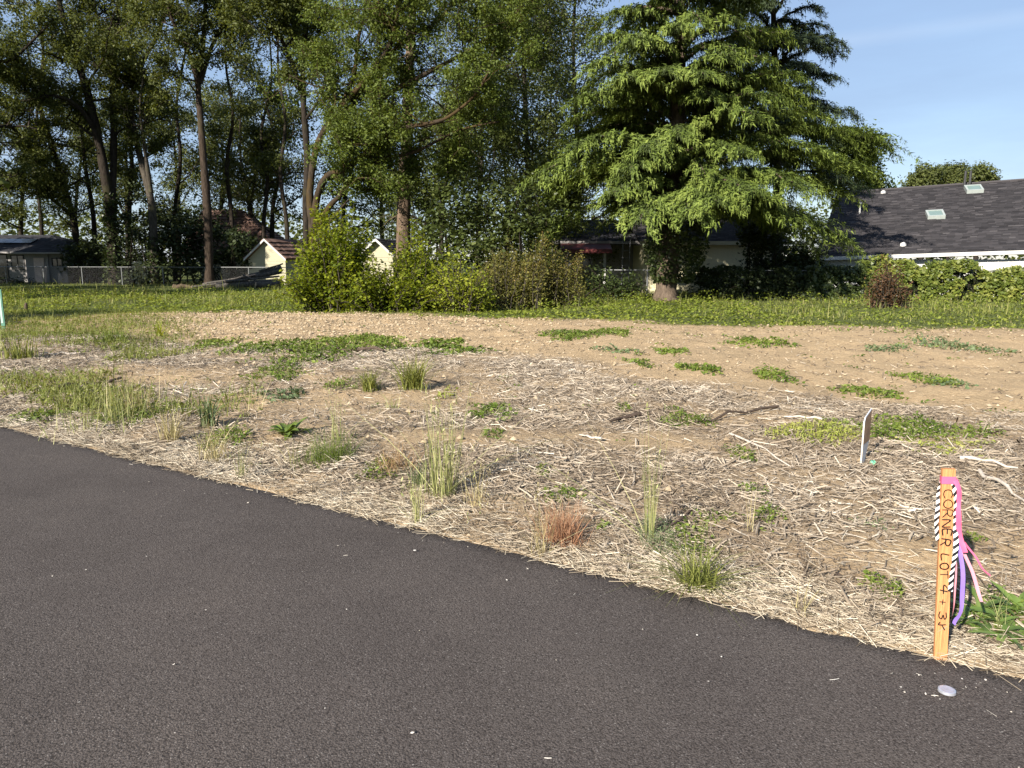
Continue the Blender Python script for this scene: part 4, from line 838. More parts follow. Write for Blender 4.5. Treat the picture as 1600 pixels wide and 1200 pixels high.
def vine(name, label, pxa, pxb, n, size, leafm, seed, hmax=1.35, gap=()):
    rg = np.random.default_rng(seed); lf = MB(); w = MB()
    xs = np.linspace(0, flen[-1], 600); fx = fat(xs); u = fx[:, 0]/fx[:, 1]*F*1.0
    def s_at(px): return np.interp((px-800)*cp, u*1.0, xs)
    s0, s1 = s_at(pxa), s_at(pxb); s = rg.uniform(s0, s1, n); q = fat(s)
    hh = hmax*(.62+.55*vn(s, s*0, 1.1, 81)+.3*(vn(s, s*0, .3, 84)-.4)); z = hh*rg.random(n)**.75; off = (rg.random(n)**.6)*(.55-.25*z/hmax)*np.where(rg.random(n) < .75, -1, 1)
    keep = fbm(s, z*1.3, .5, 2, 82) > .33
    for g0, g1 in gap: keep &= ~((s > s_at(g0)) & (s < s_at(g1)) & (rg.random(n) < .8))
    c = np.column_stack([q[:, 0]+rg.normal(0, .05, n), q[:, 1]+off, z+.03])[keep]
    nr = rg.normal(0, .55, (len(c), 3)); nr[:, 1] -= .7; nr[:, 2] += .7
    kites(lf, c, rg.uniform(.6, 1.3, len(c))*size, asp=.8, nrm=unit(nr), r=np.clip(.6*rg.random(len(c))+.5*vn(s, z, .35, 83)[keep]-.05, 0, 1))
    for a in range(int((s1-s0)*3)):
        sa = rg.uniform(s0, s1); qa = fat(sa); qb = fat(sa+rg.normal(0, .5)); w.tube(bez(np.array([qa[0], qa[1]-.2, -.05]), np.array([qa[0], qa[1]-.15, .7]), np.array([qb[0], qb[1]-.1, 1.1]), 5), .012, 3, cap=False)
    q = fat((s0+s1)/2); root = empty(name, (q[0], q[1], 0), label, 'vine'); part(w, 'stems', 'bark_oak', root); part(lf, 'foliage', leafm, root)
    if leafm == 'leaf_vine':
        m = 7000; s = rg.uniform(s0, s1, m); q = fat(s); z = hmax*rg.random(m)*(.55+.5*vn(s, s*0, 1.1, 81)); bk_ = MB(); kites(bk_, np.column_stack([q[:, 0], q[:, 1]+rg.uniform(.05, .55, m), z]), rg.uniform(.12, .2, m), .3, .8); part(bk_, 'inner_foliage', 'leaf_ivy', root)  # darker leaves behind: shade of the gaps put into their colour
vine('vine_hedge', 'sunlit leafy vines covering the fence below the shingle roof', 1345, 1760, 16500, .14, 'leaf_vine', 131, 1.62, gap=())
vine('vine_hedge', 'shaded leafy vines on the fence just left of the russet shrub', 1262, 1352, 4200, .14, 'leaf_ivy', 132, 1.45)  # same vines as the sunlit stretch, shade put into a darker leaf colour
vine('vine_hedge', 'dark vines on the fence in the shade of the cedar', 1090, 1262, 3600, .13, 'leaf_dark', 133, 1.2)  # darkest leaf colour of the vines, with the cedar's shade painted in

# ------------------------------------------------------------------ houses
def nrmq(q): a = np.cross(q[1]-q[0], q[3]-q[0]); return a/np.linalg.norm(a)
def roof_shingles(A, B, C, D, tw, ex, seed, th=.012, rndk=1.0):
    """tabs in courses over the plane A-B (eave) to D-C (ridge)"""
    rg = np.random.default_rng(seed); mb = MB(); n = nrmq(np.array([A, B, C, D])); 
    if n[2] < 0: n = -n
    Lu = np.linalg.norm(B-A); Lv = np.linalg.norm(D-A); nv = int(Lv/ex); nu = int(Lu/tw); V = []; Rr = []
    for v in range(nv):
        off = rg.random()*tw; us = np.arange(-1, nu+1)*tw+off; us = us+rg.normal(0, .02, len(us)); a = np.clip(us[:-1], 0, Lu); b = np.clip(us[1:]-.006, 0, Lu); ok = b-a > .02; a, b = a[ok]/Lu, b[ok]/Lu
        v0, v1 = v/nv, min(1, (v+1.15)/nv); drop = rg.normal(0, .008, len(a))*0
        def pt(u, w): return (A+(B-A)*u[:, None])*(1-w)+(D+(C-D)*u[:, None])*w
        t_ = th*rg.uniform(.7, 1.6, len(a))[:, None]
        lo = [pt(a, v0), pt(b, v0), pt(b, v1), pt(a, v1)]; hi = [lo[0]+n*(t_+.012), lo[1]+n*(t_+.012), lo[2]+n*.004, lo[3]+n*.004]
        V.append(np.stack(lo+hi, 1)); Rr.append(np.clip(.5*rg.random(len(a))+.5*rg.random(len(a))*rndk, 0, 1))
    V = np.concatenate(V); m = len(V); f = (np.arange(m)[:, None, None]*8+np.array(BOXF[1:])[None]).reshape(-1, 4)
    mb.add(V.reshape(-1, 3), f, np.repeat(np.concatenate(Rr), 5)); return mb
def slab4(A, B, C, D, t): 
    q = np.array([A, B, C, D]); n = nrmq(q); 
    if n[2] < 0: q = q[::-1]; n = -n
    return MB().slab(q, n, t)
def wallbox(a, b, z0, z1, th=.15, back=True):
    """upright wall from a to b (x, y), thickness to the far side"""
    a = np.asarray(a, float); b = np.asarray(b, float); d = (b-a)/np.linalg.norm(b-a); n = np.array([-d[1], d[0]])*th
    q = [a, b, b+n, a+n]; return MB().hexa([(p_[0], p_[1], z0) for p_ in q]+[(p_[0], p_[1], z1) for p_ in q])
def on_wall(a, b, u0, u1, z0, z1, depth, proud):
    a = np.asarray(a, float); b = np.asarray(b, float); d = (b-a)/np.linalg.norm(b-a); n = np.array([d[1], -d[0]])
    p0 = a+d*u0+n*proud; p1 = a+d*u1+n*proud; return wallbox(p0, p1, z0, z1, depth)
def window(a, b, u0, u1, z0, z1, root, frame='paint_white', pane='glass_dark', name='window', bar=True):
    mb = MB(); f_ = .07
    for (x0, x1, y0, y1) in ((u0, u1, z0, z0+f_), (u0, u1, z1-f_, z1), (u0, u0+f_, z0+f_, z1-f_), (u1-f_, u1, z0+f_, z1-f_))+((((u0+u1)/2-.025, (u0+u1)/2+.025, z0+f_, z1-f_),) if bar else ()):
        w_ = on_wall(a, b, x0, x1, y0, y1, .08, .04); mb.add(w_.v[0], BOXF)
    fr_ = part(mb, name, frame, root); w_ = on_wall(a, b, u0+f_, u1-f_, z0+f_, z1-f_, .03, .012)
    o_ = w_.build('pane', pane); o_.parent = fr_
    return fr_
# shingle roofed house at right
A = P(1276, 402, 35.0); B = P(1760, 386, 30.9); Cc = P(1790, 268, 38.6); D = P(1308, 302.5, 43.0)
hr = empty('shingle_house', ((A[0]+B[0])/2, (A[1]+B[1])/2, -.6), 'low white house with dark shingle roof and two skylights at right', 'house')
rf = part(slab4(A, B, Cc, D, .14), 'roof', 'dark_trim', hr)
o = roof_shingles(A, B, Cc, D, .30, .145, 201).build('shingles', 'shingle'); o.parent = rf; o['kind'] = 'stuff'
nR = nrmq(np.array([A, B, Cc, D])); nR = nR if nR[2] > 0 else -nR
bk = np.array([-(D-A)[0]*-1, (D-A)[1], 0]); A2 = A+np.array([bk[0], bk[1], 0])*2; B2 = B+np.array([bk[0], bk[1], 0])*2
part(slab4(D+nR*.0, Cc, B2, A2, .12), 'roof_back', 'shingle', hr)
o = MB().tube([D+nR*.03, Cc+nR*.03], .07, 6).build('ridge_cap', 'shingle'); o.parent = rf
dAB = unit(B-A); outn = unit(np.array([dAB[1], -dAB[0], 0]))
if outn[1] > 0: outn = -outn
q0 = A+outn*.02+np.array([0, 0, -.15]); q1 = B+outn*.02+np.array([0, 0, -.15])
part(MB().hexa([q0, q1, q1+outn*.11, q0+outn*.11]+[x_+np.array([0, 0, .155]) for x_ in (q0, q1, q1+outn*.11, q0+outn*.11)]), 'gutter', 'paint_white', hr)
wa = A[:2]-outn[:2]*.45+dAB[:2]*.35; wb = B[:2]-outn[:2]*.45-dAB[:2]*.3
part(wallbox(wa, wb, -.9, A[2]-.1, .15), 'wall', 'paint_white', hr)
part(wallbox(wa+np.array([.02, 10]), wa, -.9, A[2]-.1, .15), 'wall', 'paint_white', hr)
sg_ = A+np.array([dAB[0]*.3, dAB[1]*.3, -.15]); pv = D+np.array([dAB[0]*.3, dAB[1]*.3, -.2]); sb = np.array([pv[0]*2-sg_[0], pv[1]*2-sg_[1], sg_[2]])
g_ = MB(); g_.add([sg_, sb, pv], [(0, 1, 2)]); part(g_, 'gable', 'paint_white', hr)
Lw = np.linalg.norm(wb-wa)
for k_ in range(int(Lw/.4)): part(on_wall(wa, wb, .2+k_*.4, .235+k_*.4, A[2]-.62, A[2]-.14, .03, .022), 'batten', 'paint_white', hr)
part(on_wall(wa, wb, 0, Lw, A[2]-.74, A[2]-.64, .05, .04), 'trim_board', 'paint_white', hr)
for u0, u1 in ((3.2, 4.6), (5.4, 6.8), (8.6, 10.2), (11.4, 12.6)): window(wa, wb, u0, u1, A[2]-1.75, A[2]-.78, hr)
part(on_wall(wa, wb, 5.0, 5.07, -.7, A[2]-.2, .07, .09), 'downspout', 'paint_white', hr)
def on_roof(px, py):
    d = ray(px, py); o_ = np.array([0, 0, CAMZ]); t_ = np.dot(A-o_, nR)/np.dot(d, nR); return o_+d*t_
uR = unit(B-A); vR = unit(np.cross(nR, uR)); vR = vR if vR[2] > 0 else -vR
for px, py, lb in ((1461, 338, None), (1521, 298, None)):
    c = on_roof(px, py); hw, hl = .38, .46; mb = MB()
    def rb(u0, u1, v0, v1, n0, n1): return [c+uR*a_+vR*b_+nR*e_ for e_ in (n0, n1) for a_, b_ in ((u0, v0), (u1, v0), (u1, v1), (u0, v1))]
    for u0, u1, v0, v1 in ((-hw, hw, -hl, -hl+.09), (-hw, hw, hl-.09, hl), (-hw, -hw+.09, -hl+.09, hl-.09), (hw-.09, hw, -hl+.09, hl-.09)): mb.hexa(rb(u0, u1, v0, v1, .0, .19))
    f_ = part(mb, 'skylight', 'skylight_frame', hr); o = MB().hexa(rb(-hw+.09, hw-.09, -hl+.09, hl-.09, .02, .165)).build('pane', 'glass_sky'); o.parent = f_
c = on_roof(1343, 334); vp = part(MB().tube([c-np.array([0, 0, .1]), c+np.array([0, 0, .5])], .045, 8), 'vent_pipe', 'paint_white', hr)
o = MB().tube([c+np.array([0, 0, .5]), c+np.array([0, 0, .57])], [.085, .08], 8).build('vent_cap', 'paint_white'); o.parent = vp
for px, py in ((1380, 302), (1411, 384)):
    c = on_roof(px, py); part(MB().tube([c-nR*.05, c+nR*.10, c+nR*.16], [.14, .13, .05], 8), 'roof_vent', 'paint_white', hr)
for px in (1508, 1516):
    c = P(px, 279, 40.6); part(MB().tube([c-np.array([0, 0, .5]), c+np.array([0, 0, .4])], .06, 8), 'flue_pipe', 'dark_trim', hr)
# yellow sided house behind the cedar with its porch
Yh = 37.0
hy = empty('yellow_house', (P(1100, 408, Yh)[0], Yh, -.3), 'pale yellow lap sided house half hidden behind the cedar', 'house')
xl, xr = P(1012, 408, Yh)[0], P(1215, 408, Yh)[0]; ze = P(0, 378, Yh)[2]
part(wallbox((xl, Yh), (xr, Yh), -.5, ze-.02, .2), 'wall', 'paint_yellow', hy)
part(wallbox((xl, Yh+8), (xl, Yh+.2), -.5, ze-.02, .2), 'wall', 'paint_yellow', hy)
k_ = 0; z = -.3
board = None
while z < ze-.15:
    mb = MB(); mb.hexa([(xl+.1, -.032, 0), (xr, -.032, 0), (xr, 0, 0), (xl+.1, 0, 0), (xl+.1, -.012, .152), (xr, -.012, .152), (xr, 0, .152), (xl+.1, 0, .152)])
    if board is None: board = mb.build('siding_board', 'paint_yellow'); bo = board
    else: bo = board.copy(); COL.objects.link(bo)
    bo.parent = hy; bo.location = (-hy.location[0], Yh-.003-hy.location[1], z-hy.location[2]); z += .16
part(on_wall((xl, Yh), (xr, Yh), -.03, .12, -.5, ze-.03, .04, .045), 'corner_board', 'paint_cream', hy)
r0 = np.array([xl-.5, Yh-.6, ze-.02]); r1 = np.array([xr+.5, Yh-.6, ze-.02]); r2 = np.array([xr+.5, Yh+5, ze+1.7]); r3 = np.array([xl-.5, Yh+5, ze+1.7])
rf = part(slab4(r0, r1, r2, r3, .1), 'roof', 'dark_trim', hy); o = roof_shingles(r0, r1, r2, r3, .3, .15, 202).build('shingles', 'shingle'); o.parent = rf; o['kind'] = 'stuff'
part(slab4(r3, r2, r2+np.array([0, 5, -1.7]), r3+np.array([0, 5, -1.7]), .1), 'roof_back', 'shingle', hy)
part(MB().box((xl-.5, Yh-.64, ze-.16), (xr+.5, Yh-.605, ze+.02)), 'fascia', 'paint_cream', hy)
part(MB().box((P(1125, 0, Yh+4)[0], Yh+4.0, ze+.9), (P(1160, 0, Yh+4)[0], Yh+5.0, ze+2.0)), 'dormer', 'paint_white', hy)
# porch building left of it
Yp = 39.0; xa, xb = P(868, 408, Yp)[0], P(1010, 408, Yp)[0]; zp = P(0, 377, Yp)[2]
hp = empty('porch_house', ((xa+xb)/2, Yp, -.2), 'dark shaded house with grey porch roof and red awning', 'house')
part(MB().box((xa, Yp+2.5, -.4), (xb, Yp+2.7, zp)), 'wall', 'paint_taupe', hp)
r0 = np.array([xa-.4, Yp-.3, zp]); r1 = np.array([xb+.6, Yp-.3, zp-.15]); r2 = np.array([xb+.6, Yp+5, zp+1.3]); r3 = np.array([xa-.4, Yp+5, zp+1.4])
rf = part(slab4(r0, r1, r2, r3, .1), 'roof', 'dark_trim', hp); o = roof_shingles(r0, r1, r2, r3, .3, .16, 203).build('shingles', 'shingle_grey'); o.parent = rf; o['kind'] = 'stuff'
part(MB().box((xa-.4, Yp-.34, zp-.14), (xb+.6, Yp-.31, zp-.0)), 'fascia', 'paint_taupe', hp)
for px in (872, 945, 1006): x_ = P(px, 408, Yp)[0]; part(MB().box((x_-.06, Yp, -.3), (x_+.06, Yp+.12, zp-.1)), 'post', 'paint_white' if px == 945 else 'paint_taupe', hp)
x0, x1 = P(880, 0, Yp-.6)[0], P(962, 0, Yp-.6)[0]
aw = part(slab4(np.array([x0, Yp-1.2, zp-.42]), np.array([x1, Yp-1.2, zp-.42]), np.array([x1, Yp-.36, zp-.12]), np.array([x0, Yp-.36, zp-.12]), .03), 'awning', 'red_metal', hp)
o = MB().box((x0, Yp-1.21, zp-.62), (x1, Yp-1.17, zp-.43)).build('valance', 'red_metal'); o.parent = aw
for u0, z0, u1, z1 in ((1.0, .6, 2.2, 1.8),): window((xa, Yp+2.5), (xb, Yp+2.5), u0, u1, z0, z1, hp)
part(on_wall((xa, Yp+2.5), (xb, Yp+2.5), 2.9, 3.7, -.2, 1.85, .05, .05), 'door', 'paint_taupe', hp)
# ladder leaning on the porch roof
lx = P(972, 408, Yp-.6)[0]; ld = empty('ladder', (lx, Yp-1.2, 0), 'aluminium ladder leaning on the porch roof left of the cedar trunk', 'ladder')
l0 = np.array([lx-.12, Yp-1.35, -.1]); l1 = np.array([lx+.06, Yp-.42, zp+.25]); wv = np.array([.36, 0, 0])
for d_ in (0, 1): part(MB().tube([l0+wv*d_, l1+wv*d_], .03, 5), 'rail', 'galvanised', ld)
for k_ in range(1, 8): q = l0+(l1-l0)*k_/8; part(MB().tube([q, q+wv], .018, 5), 'rung', 'galvanised', ld)
# low house at the left edge
Yl = 55.0; fx_ = lambda px, Y=Yl: P(px, 408, Y)[0]
hl_ = empty('low_house', (fx_(30), Yl, 0), 'low taupe house with grey hipped roof at the left edge', 'house')
ze = P(0, 394, Yl)[2]; x0, x1 = fx_(-190), fx_(108)
part(MB().box((x0, Yl, -.2), (x1, Yl+7, ze)), 'wall', 'paint_taupe', hl_)
E = [np.array([x0-.5, Yl-.6, ze]), np.array([x1+.5, Yl-.6, ze]), np.array([x1+.5, Yl+7.6, ze]), np.array([x0-.5, Yl+7.6, ze])]; Rg = [np.array([x0+3, Yl+3.5, ze+1.35]), np.array([x1-3.2, Yl+3.5, ze+1.35])]
rf = part(slab4(E[0], E[1], Rg[1], Rg[0], .1), 'roof', 'dark_trim', hl_)
for q in ((E[0], E[1], Rg[1], Rg[0], 205), (E[1], E[2], Rg[1]+np.array([.01, .01, 0]), Rg[1], 206)):
    o = roof_shingles(*q[:4], .32, .16, q[4]).build('shingles', 'shingle_grey'); o.parent = rf; o['kind'] = 'stuff'
part(slab4(E[1], E[2], Rg[1]+np.array([.01, .01, 0]), Rg[1], .08), 'roof', 'shingle_grey', hl_); part(slab4(E[3], E[2], Rg[1], Rg[0], .1), 'roof', 'shingle_grey', hl_)
# front wing
xw0, xw1 = fx_(40, Yl-1.5), fx_(104, Yl-1.5)
part(MB().box((xw0, Yl-1.5, -.2), (xw1, Yl-.02, ze-.05)), 'wing_wall', 'paint_taupe', hl_)
a1 = np.array([xw0-.5, Yl-2.1, ze-.05]); a2 = np.array([xw1+.5, Yl-2.1, ze-.05]); tp = np.array([(xw0+xw1)/2, Yl+.6, ze+.95])
for tri in ((a1, a2, tp+np.array([.3, 0, 0]), tp-np.array([.3, 0, 0])), (a2, a2+np.array([0, 5.2, .0]), tp+np.array([.3, 2.4, 0]), tp+np.array([.3, 0, 0])), (a1+np.array([0, 5.2, .0]), a1, tp-np.array([.3, 0, 0]), tp+np.array([-.3, 2.4, 0]))):
    q = part(slab4(*tri, .08), 'wing_roof', 'shingle_grey', hl_)
    o = roof_shingles(*tri, .32, .16, 207).build('shingles', 'shingle_grey'); o.parent = q; o['kind'] = 'stuff'
zz = lambda py: P(0, py, Yl-1.5)[2]
wa, wb = (x0, Yl), (x1, Yl); wa2, wb2 = (xw0, Yl-1.5), (xw1, Yl-1.5)
u_ = lambda px, Y: P(px, 408, Y)[0]
window(wa, wb, u_(-22, Yl)-x0, u_(12, Yl)-x0, .25, zz(397), hl_, 'dark_trim'); window(wa, wb, u_(17, Yl)-x0, u_(38, Yl)-x0, .95, zz(398), hl_, 'dark_trim')
dr_ = part(on_wall(wa2, wb2, u_(53, Yl-1.5)-xw0, u_(69, Yl-1.5)-xw0, -.1, zz(403), .06, .05), 'door', 'door_lit_pink', hl_); o = MB().tube([(u_(66, Yl-1.5), Yl-1.6, .9), (u_(66, Yl-1.5), Yl-1.56, .9)], .05, 8).build('handle', 'galvanised'); o.parent = dr_
window(wa2, wb2, u_(81, Yl-1.5)-xw0, u_(98, Yl-1.5)-xw0, zz(417), zz(403), hl_, 'dark_trim')
part(MB().box((u_(75, Yl-1.55)-.05, Yl-1.63, -.1), (u_(75, Yl-1.55)+.05, Yl-1.53, ze-.12)), 'downspout', 'paint_taupe', hl_)
part(MB().box((xw0-.52, Yl-2.2, ze-.14), (xw1+.52, Yl-2.12, ze-.03)), 'gutter', 'paint_taupe', hl_); part(MB().box((x0-.5, Yl-.72, ze-.09), (xw0-.55, Yl-.62, ze+.02)), 'gutter', 'paint_taupe', hl_)
n_ = nrmq(np.array([E[0], E[1], Rg[1], Rg[0]])); n_ = n_ if n_[2] > 0 else -n_
for k_ in range(3):
    c = (E[0]+(E[1]-E[0])*(.50+.13*k_))*.45+(Rg[0]+(Rg[1]-Rg[0])*(.50+.13*k_))*.55; u = np.array([.75, 0, 0]); v = unit(Rg[0]-E[0]-np.array([(Rg[0]-E[0])[0], 0, 0]))*.5
    part(MB().hexa([c-u-v+n_*.07, c+u-v+n_*.07, c+u+v+n_*.07, c-u+v+n_*.07, c-u-v+n_*.13, c+u-v+n_*.13, c+u+v+n_*.13, c-u+v+n_*.13]), 'roof_panel', 'panel_blue', hl_)
# tiled roofs
def tiles(A_, B_, C_, D_, seed, tw=.24, ex=.36):
    return roof_shingles(A_, B_, C_, D_, tw, ex, seed, .06)
Yt = 62.0; ht = empty('tiled_house', (fx_(370, Yt), Yt, 0), 'house with steep brown red tiled roof behind the dark hedge', 'house')
pk = P(372, 328, Yt+3); e0 = P(300, 408, Yt); e1 = P(446, 395, Yt)
x0, x1 = e0[0], e1[0]; z0 = P(0, 398, Yt)[2]
part(MB().box((x0+.5, Yt+.5, -.2), (x1-.6, Yt+6, z0)), 'wall', 'paint_cream', ht)
for q in ((np.array([x0-1, Yt, z0]), np.array([x1, Yt, z0]), pk+np.array([.2, 0, 0]), pk-np.array([3.0, 0, 0])), (np.array([x1, Yt, z0]), np.array([x1, Yt+7, z0]), pk+np.array([.2, .6, 0]), pk+np.array([.2, 0, 0]))):
    r_o = part(slab4(*q, .1), 'roof', 'tile_red', ht); o = tiles(*q, 208).build('roof_tiles', 'tile_red'); o.parent = r_o; o['kind'] = 'stuff'
def gable_shed(name, label, Y, pkx, pky, exl, exr, ey, bx1, roofm, seed, wallm='paint_white', depth=5.0, tile=False):
    """gable wall facing the lot and a roof running back to the right"""
    pkp = P(pkx, pky, Y); l = P(exl, ey, Y); r = P(exr, ey, Y); sh = P(bx1, 408, Y)[0]-P(exr, 408, Y)[0]; bk = np.array([sh, depth, 0])
    l[2] = r[2]; root = empty(name, (pkp[0], Y, 0), label, 'shed')
    g_ = MB(); g_.add([(l[0], Y, -.3), (r[0], Y, -.3), r, pkp, l], [(0, 1, 2, 3, 4)]); b2 = [(l[0]+bk[0], Y+depth, -.3), (r[0]+bk[0], Y+depth, -.3), r+bk, pkp+bk, l+bk]
    g_.add([(r[0], Y, -.3), b2[1], b2[2], r, (l[0], Y, -.3), b2[0], b2[4], l], [(0, 1, 2, 3), (5, 4, 7, 6)]); g_.add(b2, [(4, 3, 2, 1, 0)]); part(g_, 'wall', wallm, root)
    zb = .0
    while zb < l[2]-.1:
        part(MB().box((l[0]+.01, Y-.022, zb), (r[0]-.01, Y-.002, zb+.19)), 'siding_board', wallm, root); zb += .2
    f = np.array([-.06, -.28, 0])
    for a_, s_ in ((r, 1), (l, -1)):
        ov = unit(a_-pkp)*.22; q = [a_+ov+f, a_+ov+bk, pkp+bk+np.array([0, 0, .05]), pkp+f+np.array([0, 0, .05])]
        q[0][2] += .05; q[1][2] += .05
        if s_ < 0: q = [q[1], q[0], q[3], q[2]]
        ro = part(slab4(*q, .07), 'roof', roofm, root); o_ = (tiles(*q, seed) if tile else roof_shingles(*q, .3, .15, seed)).build('roof_tiles' if tile else 'shingles', roofm); o_.parent = ro; o_['kind'] = 'stuff'
        e_ = pkp+f*1.02+np.array([0, 0, .04]); g2 = a_+ov+f*1.02+np.array([0, 0, .04]); dn = np.array([0, 0, -.14]); th = np.array([0, -.03, 0])
        part(MB().hexa([e_+dn, g2+dn, g2+dn+th, e_+dn+th, e_, g2, g2+th, e_+th]), 'barge_board', 'paint_white', root)
    return root
gable_shed('white_shed', 'cream gabled shed with brown tiled roof beside the log pile', 50, 416, 374, 388, 446, 402, 500, 'tile_red', 209, 'paint_cream', 5, True)
gable_shed('white_shed', 'small cream shed with dark roof between the green bushes', 40, 590, 374, 566, 614, 396, 634, 'shingle', 210, 'paint_cream', 3)
# far wood closing the horizon
mb = MB(); n = 20000; x = rng.uniform(-120, 120, n); y = 118+rng.uniform(-9, 9, n); top = 5.5+6*fbm(x, x*0, 14, 3, 91)
z = top*rng.random(n)**.8; kites(mb, np.stack([x, y, z], 1), rng.uniform(.5, .95, n), .3, .8)
o = mb.build('distant_wood', 'leaf_oak_dark'); tag(o, 'distant line of trees closing the horizon behind the houses', 'wood', kind='stuff')

# ------------------------------------------------------------------ survey stake and its flagging
SB = GH(1470, 1029); SB[2] -= .0
dep = SB[1]; STOP = P(1483, 733, dep+.02)
sax = unit(STOP-SB); SL = np.linalg.norm(STOP-SB)
yaw = R(-14); sxv = np.array([math.cos(yaw), math.sin(yaw), 0]); sxv = unit(sxv-sax*np.dot(sxv, sax)); syv = np.cross(sax, sxv)   # width, depth (away)
SW, ST = .047, .019
def sp_(u, v, w): return SB+sxv*u+syv*v+sax*w
st = empty('survey_stake', SB, 'orange wooden survey stake with handwritten lettering at the asphalt edge', 'stake')
mb = MB(); hw = SW/2
levels = np.linspace(-.12, SL, 12); V = []
for w_ in levels:
    j_ = rng.normal(0, .0005, 4); V += [sp_(-hw+j_[0], j_[1], w_), sp_(hw+j_[2], j_[1], w_), sp_(hw, ST, w_), sp_(-hw, ST, w_)]
f = [(a*4+b, a*4+(b+1) % 4, a*4+4+(b+1) % 4, a*4+4+b) for a in range(11) for b in range(4)]+[(44, 45, 46, 47)]
mb.add(V, f); part(mb, 'shaft', 'wood_stake', st)
GLY = {'C': [[(.9, .85), (.6, 1), (.2, .85), (.05, .5), (.2, .12), (.6, 0), (.95, .15)]], 'O': [[(.5, 1), (.12, .8), (.02, .4), (.3, .02), (.75, .05), (.97, .45), (.85, .85), (.5, 1)]],
       'R': [[(.1, 0), (.12, 1), (.7, .98), (.85, .75), (.6, .52), (.14, .5)], [(.4, .5), (.95, 0)]], 'N': [[(.08, 0), (.12, 1), (.85, .02), (.9, 1)]], 'E': [[(.9, .98), (.12, 1), (.1, 0), (.92, .04)], [(.1, .52), (.7, .53)]],
       'L': [[(.15, 1), (.1, .02), (.9, .05)]], 'T': [[(.02, .97), (.98, 1)], [(.5, 1), (.48, 0)]], '4': [[(.6, 1), (.05, .35), (.95, .38)], [(.72, .75), (.68, 0)]], '+': [[(.1, .5), (.9, .5)], [(.5, .85), (.5, .12)]],
       '3': [[(.1, .92), (.6, 1), (.85, .78), (.4, .55), (.85, .4), (.8, .1), (.4, 0), (.05, .12)]], 'k': [[(.2, 1), (.25, .1), (.05, .2)], [(.25, .5), (.8, .95)]], '/': [[(.9, 1), (.1, .0)]]}
ink = MB()
def stroke(pts, wd=.0046):
    """pen strokes on the face of the stake: (across, down) in metres"""
    pts = smooth_path(np.array(pts), 5) if len(pts) > 2 else np.array(pts, float)
    for a, b in zip(pts[:-1], pts[1:]):
        d = b-a; l = np.linalg.norm(d)
        if l < 1e-6: continue
        d /= l; n_ = np.array([-d[1], d[0]])*wd*.5; e_ = d*wd*.35; q = [a-n_-e_, b-n_+e_, b+n_+e_, a+n_-e_]
        ink.add([sp_(u, -.0012, SL-w_) for u, w_ in q], [(0, 1, 2, 3)])
tl = [('C', .085, .045), ('O', .125, .045), ('R', .168, .042), ('N', .208, .045), ('E', .248, .038), ('R', .285, .042), ('L', .353, .04), ('O', .388, .034), ('T', .418, .04), ('4', .482, .05), ('+', .545, .032), ('3', .598, .045), ('k', .645, .045)]
for ch, d0, wch in tl:
    d0 = d0*SL/.80; wch = wch*SL/.8*.8
    ink = MB(); jx, jy, ja, js = rng.normal(0, .0016), rng.normal(0, .002), rng.normal(0, .10), rng.uniform(.85, 1.12)
    for pl in GLY[ch]:
        # the line of writing runs down the stake, letter tops to the right
        stroke([(-.015+jx+js*.031*(y_+ja*(x_-.5)), d0+jy+wch*(x_-ja*(y_-.5)+rng.normal(0, .02))) for x_, y_ in pl], .0046*rng.uniform(.8, 1.15))
    part(ink, 'letter', 'ink', st)
sc_ = MB(); sc_.add([sp_(-hw+.004, -.001, .11), sp_(-hw+.006, -.001, .115), sp_(hw-.004, -.001, .145), sp_(hw-.006, -.001, .138)], [(0, 1, 2, 3)]); part(sc_, 'scratch', 'wood_end', st)
def ribbon(name, label, pts, w, mat, twist=0.0, uv=False, wdir=(1, 0, .0), flut=.006):
    pts = smooth_path(np.array(pts), 6); n = len(pts); t_ = unit(np.gradient(pts, axis=0)); wd = np.array(wdir, float)
    V = []; L_ = np.concatenate([[0], np.cumsum(np.linalg.norm(np.diff(pts, axis=0), axis=1))])
    for i_ in range(n):
        s_ = unit(wd-t_[i_]*np.dot(wd, t_[i_])); b_ = np.cross(t_[i_], s_); a_ = twist*i_/n+.25*math.sin(i_*.43+len(label)); d = (s_*math.cos(a_)+b_*math.sin(a_))*w*.5
        c = pts[i_]+b_*flut*.6*math.sin(i_*.6+len(label)*2); m_ = b_*w*.09
        V += [c-d, c+m_, c+d]
    f = [(a*3+k_, a*3+k_+1, a*3+k_+4, a*3+k_+3) for a in range(n-1) for k_ in (0, 1)]
    mb = MB(); mb.add(V, f, smooth=True); o_ = mb.build(name, mat, loc=pts[0])
    if uv:
        ul = o_.data.uv_layers.new(name='UVMap')
        for lp in o_.data.loops: vi = lp.vertex_index; ul.data[lp.index].uv = ((vi % 3)/2, L_[vi//3]/w*.62)
    return tag(o_, label, 'ribbon')
def sw(u, v, d): return sp_(u, v, SL-d)      # d = metres below the top of the stake
bd = MB(); bz = .03*SL/.8
for k_, (u0, v0, u1, v1) in enumerate(((-hw-.002, -.003, hw+.002, -.003), (hw+.002, -.003, hw+.002, ST+.003), (hw+.002, ST+.003, -hw-.002, ST+.003), (-hw-.002, ST+.003, -hw-.002, -.003))):
    bd.add([sw(u0, v0, bz+.03), sw(u1, v1, bz+.03), sw(u1, v1, bz), sw(u0, v0, bz)], [(0, 1, 2, 3)])
o = bd.build('flagging_band', 'tape_pink', loc=sw(0, 0, bz)); tag(o, 'pink tape band knotted round the top of the stake', 'ribbon')
